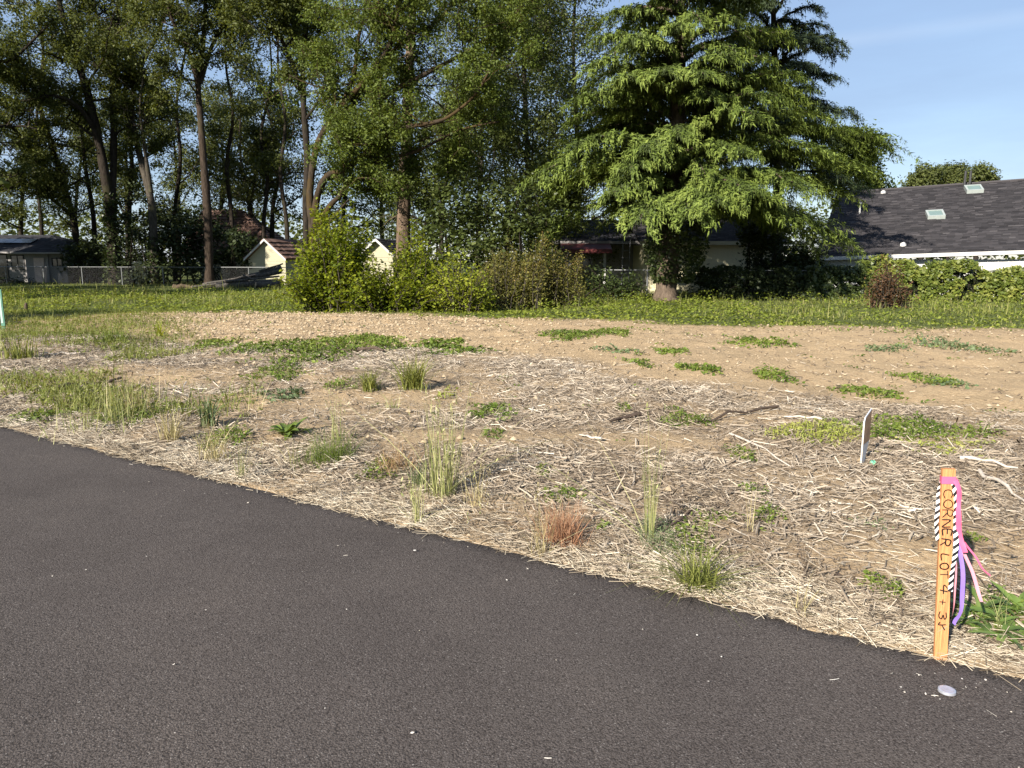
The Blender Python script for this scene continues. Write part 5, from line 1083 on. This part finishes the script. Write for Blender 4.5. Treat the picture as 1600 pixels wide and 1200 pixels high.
ribbon('flagging_tape', 'bright pink tape streamer hanging at the right of the stake', [sw(hw, -.004, .04), sw(hw+.012, -.008, .09), sw(hw+.012, -.012, .16), sw(hw+.018, -.006, .24), sw(hw+.040, -.02, .33)], .019, 'tape_pink', .9)
ribbon('striped_tape', 'black and white striped tape hanging right of the lettering', [sw(hw-.004, -.003, .05), sw(hw+.004, -.004, .14), sw(hw+.010, -.006, .26), sw(hw+.006, -.006, .38), sw(hw-.002, -.004, .50)], .019, 'tape_striped', .1, True)
ribbon('striped_tape', 'black and white striped tape showing at the left of the stake', [sw(-hw+.006, ST+.004, .05), sw(-hw-.002, ST+.004, .12), sw(-hw-.009, .010, .20), sw(-hw-.006, .006, .28), sw(-hw+.002, .012, .30)], .018, 'tape_striped', .1, True)
ribbon('purple_tape', 'purple tape streamer hanging lowest behind the stake', [sw(hw+.0, ST, .05), sw(hw+.022, ST+.01, .18), sw(hw+.030, .02, .30), sw(hw+.040, .0, .42), sw(hw+.045, .0, .54), sw(hw+.032, -.005, .60), sw(hw+.018, 0, .64)], .016, 'tape_purple', 1.6)
ribbon('pale_tape', 'pale pink tape streamer blown out to the lower right', [sw(hw+.0, ST, .05), sw(hw+.02, ST, .20), sw(hw+.042, .02, .32), sw(hw+.075, .0, .42), sw(hw+.108, -.02, .53)], .013, 'tape_pale', 1.2)
ribbon('pale_tape', 'thin pale pink tape close along the right of the stake', [sw(hw+.0, ST, .06), sw(hw+.012, ST+.012, .25), sw(hw+.022, .02, .42), sw(hw+.022, .015, .54), sw(hw+.006, .01, .645)], .008, 'tape_pale', 2.2)
ribbon('red_tape', 'short red pink tape tail farthest right of the stake', [sw(hw+.075, .10, .33), sw(hw+.11, .10, .38), sw(hw+.14, .09, .43), sw(hw+.165, .08, .46)], .007, 'tape_pink', 1.2)
# survey cap in the road
cp_ = empty('survey_marker', (CAP[0], CAP[1], .012), 'round silver survey cap set in the asphalt below the stake', 'survey marker')
n = 20; an = np.arange(n)*2*np.pi/n; mb = MB()
for r0, z0, r1, z1 in ((.031, .009, .030, .018), (.030, .018, .0255, .0195)):
    v = [(CAP[0]+r0*math.cos(a), CAP[1]+r0*math.sin(a), z0) for a in an]+[(CAP[0]+r1*math.cos(a), CAP[1]+r1*math.sin(a), z1) for a in an]; mb.add(v, [(i_, (i_+1) % n, n+(i_+1) % n, n+i_) for i_ in range(n)], smooth=True)
part(mb, 'rim', 'cap_metal', cp_)
mb = MB(); v = [(CAP[0]+.0256*math.cos(a), CAP[1]+.0256*math.sin(a), .0194) for a in an]+[(CAP[0], CAP[1], .0178)]; mb.add(v, [(i_, (i_+1) % n, n) for i_ in range(n)], smooth=True); part(mb, 'disc', 'cap_metal', cp_)
# little lath sign in the mulch
gb = GH(1344, 727); sg = empty('lath_sign', gb, 'thin whitish marker board standing edge on in the mulch', 'marker')
dv = unit(np.array([.65, .76, 0])); tv = np.array([-dv[1], dv[0], 0])*-.009; H2 = .37
prof = [(0, -.05), (.05, -.02), (.16, .17), (.17, H2+.045), (.02, H2), (0, H2-.03)]
def board(prof, th): return [gb+dv*u+np.array([0, 0, w_])+tv*k_ for k_ in th for u, w_ in prof]
mb = MB(); n = len(prof); mb.add(board(prof, (0, 1)), [tuple(range(n))[::-1]]+[], .5); V = board(prof, (0, 1)); mb = MB(); mb.add(V, [tuple(range(n)), tuple(range(2*n-1, n-1, -1))]); mb.add(V, [(i_, (i_+1) % n, n+(i_+1) % n, n+i_) for i_ in range(n)])
part(mb, 'board', 'sign_face', sg)
up_ = [(.012, .16), (.165, .17), (.165, H2+.035), (.024, H2-.008), (.012, H2-.035)]
mb = MB(); V = [gb+dv*u+np.array([0, 0, w_])+tv*1.12 for u, w_ in up_]; mb.add(V, [tuple(range(5))]); V = [gb+dv*u+np.array([0, 0, w_])-tv*.12 for u, w_ in up_]; mb.add(V, [tuple(range(5))]); part(mb, 'printed_face', 'sign_brown', sg)
mb = MB(); V = [gb+dv*u+np.array([0, 0, w_])+tv*k_ for u, w_, k_ in ((-.004, -.05, -.1), (-.004, -.05, 1.1), (-.004, H2-.03, 1.1), (-.004, H2-.03, -.1), (.004, -.05, -.1), (.004, -.05, 1.1), (.004, H2-.03, 1.1), (.004, H2-.03, -.1))]; mb.hexa([V[0], V[1], V[5], V[4], V[3], V[2], V[6], V[7]]); part(mb, 'edge_strip', 'sign_edge', sg)
q = GH(1364, 725); mb = MB(); mb.hexa([q+np.array(a) for a in ((-.018, -.012, 0), (.02, -.01, 0), (.018, .016, 0), (-.02, .012, 0), (-.016, -.01, .022), (.016, -.008, .02), (.014, .012, .026), (-.016, .01, .024))]); o = mb.build('plastic_scrap', 'mint_plastic', loc=q); tag(o, 'mint green plastic scrap beside the whitish marker board', 'scrap')
# green marker post at the left edge, and a short stub
q = GH(6, 514); mk = empty('marker_post', q, 'green utility marker post at the far left of the lot', 'marker')
hh = P(0, 452, q[1])[2]-q[2]; part(MB().hexa([q+np.array(a) for a in ((-.045, -.012, -.1), (.045, -.012, -.1), (.045, .012, -.1), (-.045, .012, -.1), (-.04, -.012, hh), (.04, -.012, hh), (.04, .012, hh), (-.04, .012, hh))]), 'post', 'marker_green', mk)
part(MB().box(q+np.array((-.035, -.018, hh*.15)), q+np.array((.012, -.0135, hh*.97))), 'label_strip', 'marker_pale', mk)
q = GH(41, 487); mb = MB(); mb.tube([q+np.array((0, 0, -.05)), q+np.array((.01, 0, .18)), q+np.array((.03, 0, .27))], [.055, .05, .035], 6); o = mb.build('wooden_stub', 'stick_dark', loc=q); tag(o, 'short dark wooden stub near the green marker post', 'stub')

# ------------------------------------------------------------------ logs, sticks, stones
def log(px0, py0, px1, py1, Y0, Y1, r0, r1, lb, mat='bark_log', name='log', k=10):
    a = P(px0, py0, Y0); b = P(px1, py1, Y1); a[2] = max(a[2], float(H(a[0], a[1]))+r0*.6); n = 7; pts = np.linspace(a, b, n)+rng.normal(0, r0*.12, (n, 3)); rad = np.linspace(r0, r1, n)*(1+rng.normal(0, .07, n))
    root = empty(name, a, lb, 'log'); part(MB().tube(pts, rad, k, cap=False), 'trunk', mat, root)
    for e_, r_, d in ((pts[0], rad[0], unit(pts[0]-pts[1])), (pts[-1], rad[-1], unit(pts[-1]-pts[-2]))): part(MB().tube([e_-d*.02, e_+d*.012], r_*.93, k), 'cut_end', 'wood_end', root)
    return root
log(318, 447, 440, 424, 44, 45, .19, .15, 'long grey log sloping up to the right on the log pile')
log(340, 452, 440, 440, 43.5, 44, .20, .16, 'thick dark log lying lowest in the log pile')
log(372, 436, 440, 418, 45, 45.5, .13, .12, 'short log on top at the right of the log pile')
log(270, 452, 312, 449, 43, 43.5, .17, .11, 'short brown log end lying left of the log pile', 'bark_fir')
log(400, 446, 442, 443, 42.5, 43.2, .18, .17, 'stubby log closest to the bright green bush')
for a_, lb in (((322, 443, 400, 430, 43.8, 44.5, .07, .04), 'thin grey bough lying across the sloping log'), ((352, 440, 436, 432, 43.4, 44.0, .08, .05), 'grey bough along the front of the log pile'), ((380, 430, 418, 446, 43.6, 43.2, .06, .03), 'bough slanting down the middle of the log pile'), ((300, 450, 362, 440, 43.2, 43.9, .08, .05), 'crooked bough at the low left end of the log pile'), ((405, 424, 442, 412, 44.6, 45.0, .07, .04), 'bough sticking up at the right of the log pile')):
    log(*a_, lb, name='fallen_bough', k=7)
def stick(px0, py0, px1, py1, r, lb, mat='stick_dark', name='stick'):
    a = GH(px0, py0); b = GH(px1, py1); n = 6; pts = np.linspace(a, b, n); pts[:, 2] = H(pts[:, 0], pts[:, 1])+r*1.2+.012; pts[1:-1] += rng.normal(0, r*.7, (n-2, 3)); pts[:, 2] = np.maximum(pts[:, 2], H(pts[:, 0], pts[:, 1])+r*.5)
    o_ = MB().tube(pts, np.linspace(r, r*.5, n)*(1+rng.normal(0, .12, n)), 6).build(name, mat, loc=a); tag(o_, lb, 'stick')
stick(1215, 641, 1088, 664, .016, 'dark branch lying right of the low green weed, mid mulch'); stick(1000, 653, 952, 664, .022, 'short dark stick in the mulch left of the low green weed')
stick(520, 549, 600, 553, .04, 'dark broken branch at the near edge of the long green mat'); stick(450, 552, 512, 549, .03, 'dark stick lying below the left end of the long green mat')
stick(1075, 777, 1020, 783, .006, 'thin dark twig left of the small round weed', name='twig'); stick(1080, 802, 1018, 858, .010, 'dark stem lying beside the low creeping weeds')
stick(1140, 682, 1235, 734, .011, 'pale curved stick left of the yellow weed patch', 'stick_pale'); stick(1500, 722, 1590, 738, .017, 'long pale branch in the mulch above the survey stake', 'stick_pale'); stick(1390, 800, 1480, 797, .006, 'thin pale stick just left of the survey stake', 'stick_pale')
stick(1530, 742, 1600, 790, .016, 'pale branch slanting to the right edge above the flagging tape', 'stick_pale'); stick(940, 690, 905, 684, .014, 'pale splinter in the mulch centre', 'stick_pale', 'splinter'); stick(1330, 1010, 1400, 1036, .004, 'straw lying out over the asphalt left of the stake', 'stick_pale', 'straw_stem')
stick(90, 612, 190, 596, .03, 'dark branch half buried among the left weeds'); stick(635, 588, 690, 602, .012, 'thin dark stick behind the upright grass tuft')
stick(120, 555, 62, 557, .02, 'pale stick among weeds at the left side', 'stick_pale'); stick(1285, 660, 1225, 655, .014, 'pale stick above the yellow weed patch', 'stick_pale')
def rock(px, py, r, lb, mat='stone'):
    q = GH(px, py); bm_ = MB(); n, m = 8, 5; V = []
    for a in range(m+1):
        for b in range(n): th = math.pi*a/m; ph = 2*math.pi*b/n; k_ = r*(1+.22*rng.normal()*(0 < a < m)); V.append(q+np.array([k_*math.sin(th)*math.cos(ph)*1.2, k_*math.sin(th)*math.sin(ph), k_*.7*math.cos(th)+r*.35]))
    bm_.add(V, [(a*n+b, a*n+(b+1) % n, (a+1)*n+(b+1) % n, (a+1)*n+b)[::-1] for a in range(m) for b in range(n)]); o_ = bm_.build('stone', mat, loc=q); tag(o_, lb, 'stone')
rock(960, 892, .028, 'brown stone at the asphalt edge left of the spiky grass'); rock(1343, 757, .03, 'tan stone in the mulch below the marker board'); rock(1296, 661, .035, 'dark lump of wood above the yellow weed patch', 'stick_dark'); rock(1308, 902, .02, 'small dark lump right of the spiky grass', 'stick_dark'); rock(768, 655, .04, 'black stone beside the small weed in mid lot', 'stick_dark'); rock(1048, 727, .025, 'pale chip of wood below the bare tan patch', 'stick_pale')

# ------------------------------------------------------------------ weeds one can tell apart
def ext(px, py, w, h):
    a = GH(px-w/2, py); b = GH(px+w/2, py); c = GH(px, py-h/2); d = GH(px, py+h/2); return GH(px, py), abs(b[0]-a[0])/2, abs(c[1]-d[1])/2
def mat_(px, py, w, h, leafm, lb, hz=.05, sz=None, dens=1.0, name='weed_mat', cat='weed'):
    c, rx, ry = ext(px, py, w*1.2, h*1.3); sz = sz or np.clip(.0056*c[1], .016, .075); ar = math.pi*rx*ry; hz *= .9; n = int(np.clip(ar/(sz*sz)*3.2*dens, 60, 4200))
    m = n*3; a = rng.random(m)*6.283; r_ = rng.random(m)**.5*1.5; x = c[0]+np.cos(a)*r_*rx; y = c[1]+np.sin(a)*r_*ry; q0 = rng.random()*50
    fld = 1.25-r_**1.3+2.3*(fbm((x-c[0])/rx, (y-c[1])/ry, .7, 4, q0)-.5)
    kk = rng.random(m) < np.clip(.95*sstep(.05, .9, fld), 0, 1)*.75; x, y, fld = x[kk][:n], y[kk][:n], fld[kk][:n]; n = len(x); hh = hz*np.clip(.2+.8*fld, .1, 1)*(.35+1.1*vn(x, y, .10*max(1, c[1]/5), 7))
    tn = np.clip(.5*rng.random(n)+.7*vn(x, y, .10*max(1, c[1]/5), 9)-.08, 0, 1); z = H(x, y)+.006; mb = MB(); lv = rng.random(n) < .72
    kites(mb, np.stack([x, y, z+rng.random(n)*hh], 1)[lv], rng.uniform(.5, 1.35, lv.sum())*sz, .55, rng.uniform(.45, .8), r=tn[lv], fold=.12)
    bl = ~lv; blades(mb, np.stack([x, y, z-.01], 1)[bl], hh[bl]*rng.uniform(.6, 1.7, bl.sum())+.01, rng.uniform(.2, 1.2, bl.sum()), sz*.28, 2, r=np.clip(tn[bl]+.15, 0, 1))
    o_ = mb.build(name, leafm, loc=c); tag(o_, lb, cat); return o_
mat_(505, 539, 185, 24, 'weed_green', 'long dark green weed mat at the edge of the ploughed soil', .14)
mat_(430, 583, 75, 16, 'weed_green', 'small green mat left of the upright grass tufts', .09); mat_(442, 623, 65, 18, 'weed_sage', 'dull green mat above the large leafed dock plant', .08); mat_(537, 603, 42, 14, 'weed_green', 'dark weed just left of the small grass tuft', .1)
mat_(330, 542, 50, 10, 'weed_green', 'small weed mat beyond the left end of the mulch', .08); mat_(885, 524, 62, 11, 'weed_green', 'dark green mat nearest the grass strip, mid field', .1); mat_(950, 519, 48, 9, 'weed_green', 'small green mat beyond the sand, right of the dark mat', .09)
mat_(690, 537, 70, 12, 'weed_green', 'weed mat in the sand right of the long dark mat', .09); mat_(720, 550, 90, 8, 'weed_green', 'thin weed streak along the far edge of the mulch', .06); mat_(1190, 536, 100, 12, 'weed_green', 'broad green mat on the far sand right of centre', .1)
mat_(1095, 578, 60, 11, 'weed_green', 'weed mat on the near edge of the sand, centre right', .08); mat_(1205, 588, 42, 13, 'weed_green', 'upright small weed on the sand above the mulch edge', .12); mat_(1442, 592, 66, 15, 'weed_green', 'round weed mat on the open sand at right', .1)
mat_(1365, 621, 95, 16, 'weed_green', 'straggling weed at the sand edge above the marker board', .06); mat_(1000, 567, 36, 9, 'weed_green', 'tiny mat on the sand above the mulch, centre', .06); mat_(1042, 548, 40, 8, 'weed_green', 'tiny flat mat far out on the sand', .06)
mat_(1390, 547, 48, 9, 'weed_sage', 'weed with pale leaf on the far sand at right', .08); mat_(1500, 543, 80, 14, 'weed_sage', 'spindly weeds on the far sand near the right edge', .12, dens=.4); mat_(960, 548, 60, 10, 'weed_sage', 'sparse weed left of the tiny flat mat', .08, dens=.5); mat_(1480, 600, 60, 10, 'weed_sage', 'sparse weed just right of the round weed mat', .06, dens=.4)
mat_(1285, 685, 120, 32, 'weed_yellow', 'yellow green flowering weed patch left of the marker board', .10); mat_(1425, 678, 175, 36, 'weed_green', 'broad bright green mat behind the marker board', .09); mat_(1475, 702, 130, 22, 'weed_yellow', 'yellowish weed patch right of the marker board', .06)
mat_(1062, 661, 66, 24, 'weed_green', 'low green weed at the end of the dark branch', .06); mat_(765, 648, 60, 20, 'weed_green', 'small weed behind the black stone', .08); mat_(768, 677, 28, 12, 'weed_green', 'tiny weed below the black stone', .05); mat_(1158, 711, 42, 20, 'weed_green', 'small round weed left of the yellow patch, alone', .05)
mat_(1200, 804, 46, 26, 'weed_green', 'round leafy weed in open mulch below the yellow patch', .06); mat_(1105, 806, 75, 22, 'weed_green', 'creeping weeds left of the round leafy weed', .04, dens=.5); mat_(1378, 921, 52, 32, 'weed_green', 'dark leafy weed left of the survey stake', .06); mat_(1080, 850, 66, 44, 'weed_green', 'bright round weed cushion behind the spiky grass', .07)
mat_(1022, 852, 52, 52, 'weed_sage', 'bluish sprig weed left of the bright weed cushion', .09, .012, .5); mat_(880, 775, 70, 16, 'weed_green', 'low green weed above the red tuft', .05); mat_(850, 742, 28, 16, 'weed_green', 'small dark weed in the mulch centre', .05)
mat_(590, 738, 55, 26, 'weed_green', 'low leafy weed right of the feathery green clump', .06); mat_(1520, 846, 26, 14, 'weed_green', 'small weed right of the flagging tape', .05); mat_(1365, 820, 50, 14, 'weed_sage', 'faint weed below the marker board', .03, dens=.4); mat_(700, 615, 26, 14, 'weed_yellow', 'seedling right of the upright grass tufts', .1, dens=.5)
mat_(200, 655, 90, 22, 'weed_green', 'dark green weed mat under the left tall grasses', .08); mat_(60, 655, 80, 18, 'weed_green', 'green weed mat nearest the left end of the asphalt edge', .07); mat_(350, 690, 60, 26, 'weed_green', 'dark green weed among the dry grass left of the dock', .10); mat_(1180, 768, 34, 12, 'weed_green', 'tiny creeping weed above the round leafy weed', .05, dens=.6); mat_(975, 640, 22, 10, 'weed_green', 'tiny seedling beside the short dark stick', .05); mat_(300, 755, 60, 10, 'weed_sage', 'grey seedling at the asphalt edge', .03, dens=.3) if 0 else None
def tuft(px, py, wpx, hpx, mat, lb, n=70, lean=.6, w=.006, name='grass_tuft', cat='grass tuft', seg=4, droop=1.0, foot_=.25, heads=0.0, hmat=None):
    q = GH(px, py); rx = wpx/2*q[1]/F*1.04; hz = (P(px, py-hpx, q[1])[2]-q[2])
    b = np.column_stack([q[0]+rng.normal(0, rx*foot_, n), q[1]+rng.normal(0, rx*foot_, n), np.zeros(n)]); b[:, 2] = H(b[:, 0], b[:, 1])-.01
    mb = MB(); hs = hz*rng.uniform(.6, 1.45, n); ends = blades(mb, b, hs, np.where(rng.random(n) < .14, rng.uniform(1.2, 2.2, n), np.abs(rng.normal(lean*.75, lean*.4, n))), w*rng.uniform(.6, 1.3, n), seg, droop=droop)
    if heads:
        k_ = int(n*heads); e_ = ends[:k_]; m = 5; c = np.repeat(e_, m, 0); c[:, 2] -= np.tile(np.arange(m), k_)*hz*.035; kites(mb, c+rng.normal(0, .003, c.shape), hz*.06, axis=np.tile([[0, 0, 1.0]], (len(c), 1))+rng.normal(0, .3, c.shape), nrm=unit(rng.normal(size=c.shape)), asp=.3)
    o_ = mb.build(name, mat, loc=q); tag(o_, lb, cat); return o_
tuft(645, 607, 72, 46, 'grass_olive', 'upright olive grass tuft, the tallest in mid lot', 230, .8, .013, droop=.6, foot_=.2); tuft(578, 611, 46, 32, 'grass_olive', 'smaller olive grass tuft left of the tallest tuft', 160, .6, .012); tuft(615, 640, 34, 26, 'grass_pale', 'sparse pale seedling grass below the two olive tufts', 26, .5, .007)
tuft(1090, 922, 110, 66, 'grass_olive', 'spiky green grass tuft close to the asphalt edge', 210, 1.35, .007, droop=.9, foot_=.2); tuft(878, 846, 74, 52, 'tuft_red', 'rusty red dried tuft near the asphalt edge', 420, .62, .0034, 'dried_tuft', droop=.35, foot_=.36)
tuft(620, 735, 80, 40, 'tuft_rust', 'faded brown dried tuft right of the feathery clump', 150, .7, .004, 'dried_tuft', droop=.5, foot_=.35); tuft(512, 722, 120, 42, 'weed_green', 'feathery dark green clump right of the dock plant', 420, .95, .0035, 'feathery_weed', 'weed', droop=.6, foot_=.34)
tuft(690, 775, 60, 125, 'grass_pale', 'tall pale grass stand in the middle foreground', 95, .16, .006, 'tall_grass', droop=.25, foot_=.38, heads=.35); tuft(652, 818, 44, 88, 'grass_pale', 'thin pale grass left of the tall grass stand', 34, .25, .005, 'tall_grass', droop=.4, heads=.3); tuft(655, 760, 40, 40, 'weed_sage', 'grey green grass leaves behind the thin pale grass', 50, .4, .006)
tuft(1014, 845, 34, 160, 'grass_pale', 'single tall grass stalk right of the red tuft', 22, .10, .006, 'tall_grass', droop=.2, foot_=.3, heads=.4); tuft(845, 868, 60, 95, 'grass_dry', 'dry bleached stalks left of the red tuft', 30, .35, .0035, 'dry_grass', droop=.4, heads=.3); tuft(745, 790, 70, 70, 'grass_dry', 'sparse dry stalks right of the tall grass stand', 30, .35, .0035, 'dry_grass', droop=.4, heads=.3)
tuft(165, 665, 130, 56, 'grass_pale', 'tall pale grasses at left above the asphalt', 110, .45, .007, 'tall_grass', droop=.5, foot_=.5, heads=.3); tuft(120, 640, 110, 36, 'grass_olive', 'green grasses behind the left tall pale grasses', 110, .7, .009, droop=.7, foot_=.5); tuft(268, 690, 44, 48, 'grass_dry', 'golden dry grass tuft left of the dark weed', 90, .4, .007, 'dry_grass', droop=.5)
tuft(335, 722, 80, 70, 'grass_dry', 'leaning golden grass near the asphalt left of dock', 60, .8, .006, 'dry_grass', droop=.7); tuft(378, 748, 30, 70, 'grass_pale', 'thin pale grass stems at the asphalt edge', 20, .3, .005, 'tall_grass', droop=.3, heads=.3); tuft(325, 668, 44, 42, 'weed_sage', 'grey green thistle like weed left of the dock plant', 46, .6, .018, 'thistle_weed', 'weed', 3, .6); tuft(210, 640, 60, 50, 'grass_dry', 'faded dry grass between weeds at left', 60, .4, .008, 'dry_grass', droop=.5, foot_=.5)
tuft(455, 725, 60, 60, 'grass_dry', 'pale straw stems leaning left of the feathery clump', 18, .8, .005, 'dry_grass', droop=.6); tuft(400, 640, 50, 50, 'grass_dry', 'sparse dry stems above the dock plant', 14, .4, .005, 'dry_grass', droop=.5); tuft(530, 690, 50, 75, 'grass_pale', 'seeding grass stems rising from the feathery clump', 24, .3, .005, 'tall_grass', droop=.4, heads=.4); tuft(1260, 900, 70, 80, 'stick_dark', 'dark dead weed stems right of the spiky grass', 12, .7, .005, 'dead_stems', 'weed', droop=.3); tuft(1170, 830, 30, 60, 'grass_dry', 'lone dry stems below the round leafy weed', 8, .4, .004, 'dry_grass', droop=.4); tuft(1250, 960, 60, 45, 'grass_dry', 'dry grass sprout at the asphalt edge left of stake', 26, .7, .004, 'dry_grass', droop=.6)
tuft(30, 560, 60, 40, 'grass_olive', 'yellow green grass clump at the far left edge', 120, .5, .016, foot_=.45); tuft(250, 525, 30, 30, 'leaf_yellow', 'small yellow flowering weed by the left mulch edge', 30, .4, .02, 'yellow_weed', 'weed'); tuft(175, 535, 60, 22, 'weed_green', 'dark bushy weed between mulch and left weeds', 160, .7, .014, 'bushy_weed', 'weed', droop=.8, foot_=.4)
def leafblade(L_, w_, curl):
    """one broad leaf: midrib along x, curved, two halves folded up"""
    n = 7; V = []
    for i_ in range(n):
        t_ = i_/(n-1); x_ = L_*(t_-.18*curl*t_*t_); z_ = L_*(.55*t_-curl*.75*t_*t_); ww = w_*.5*(math.sin(math.pi*min(1, t_*.93+.07))**.8)+.001; e_ = .18*ww+.004*math.sin(i_*2.1)
        V += [(x_, -ww, z_+e_*1.6), (x_, 0, z_), (x_, ww, z_+e_*1.5)]
    f = [(a*3+k_, a*3+k_+1, a*3+k_+4, a*3+k_+3) for a in range(n-1) for k_ in (0, 1)]; mb = MB(); mb.add(V, f, rng.random(), True); return mb
def rosette(name, lb, q, n, L0, L1, w_, mat, cat='plant', curl=(.3, 1.1), spread=.03, el=None):
    root = empty(name, q, lb, cat); protos = []
    for i_ in range(n):
        if i_ < 6: o_ = leafblade(1.0, w_, rng.uniform(*curl)).build('leaf', mat); protos.append(o_)
        else: o_ = protos[i_ % 6].copy(); COL.objects.link(o_)
        a = i_*2.4+rng.normal(0, .3); k_ = rng.uniform(L0, L1); o_.parent = root; o_.location = (rng.normal(0, spread), rng.normal(0, spread), rng.uniform(0, .02)); o_.rotation_euler = (rng.normal(0, .2), (rng.uniform(-.55, .15) if el is None else rng.uniform(*el)), a); o_.scale = (k_, k_*rng.uniform(.8, 1.2), k_)
    return root
rosette('dock_plant', 'large leafed green dock plant in the left foreground', GH(450, 680), 38, .09, .22, .30, 'dock_leaf', spread=.03)
for i_, (px, py, lb) in enumerate(((1545, 985, 'broad leafed weed in front, right of the stake foot'), (1585, 1005, 'broad leafed weed at the right edge of the picture'), (1520, 958, 'broad leafed weed directly behind the stake'), (1590, 960, 'broad leafed weed at the right edge, farther back'))):
    rosette('broadleaf_weed', lb, GH(px, py), 22, .08, .20, .17, 'broad_leaf', spread=.045, el=(-.35, .15))
mat_(1568, 965, 120, 50, 'weed_green', 'small leaves filling between the broad leafed weeds', .06, .022, .8); tuft(1560, 985, 70, 60, 'grass_pale', 'grass blades growing through the broad leafed weeds', 26, .8, .004)
rosette('leaf_weed', 'small bright rosette right of the red tuft', GH(942, 826), 8, .04, .075, .45, 'dock_leaf', spread=.01)
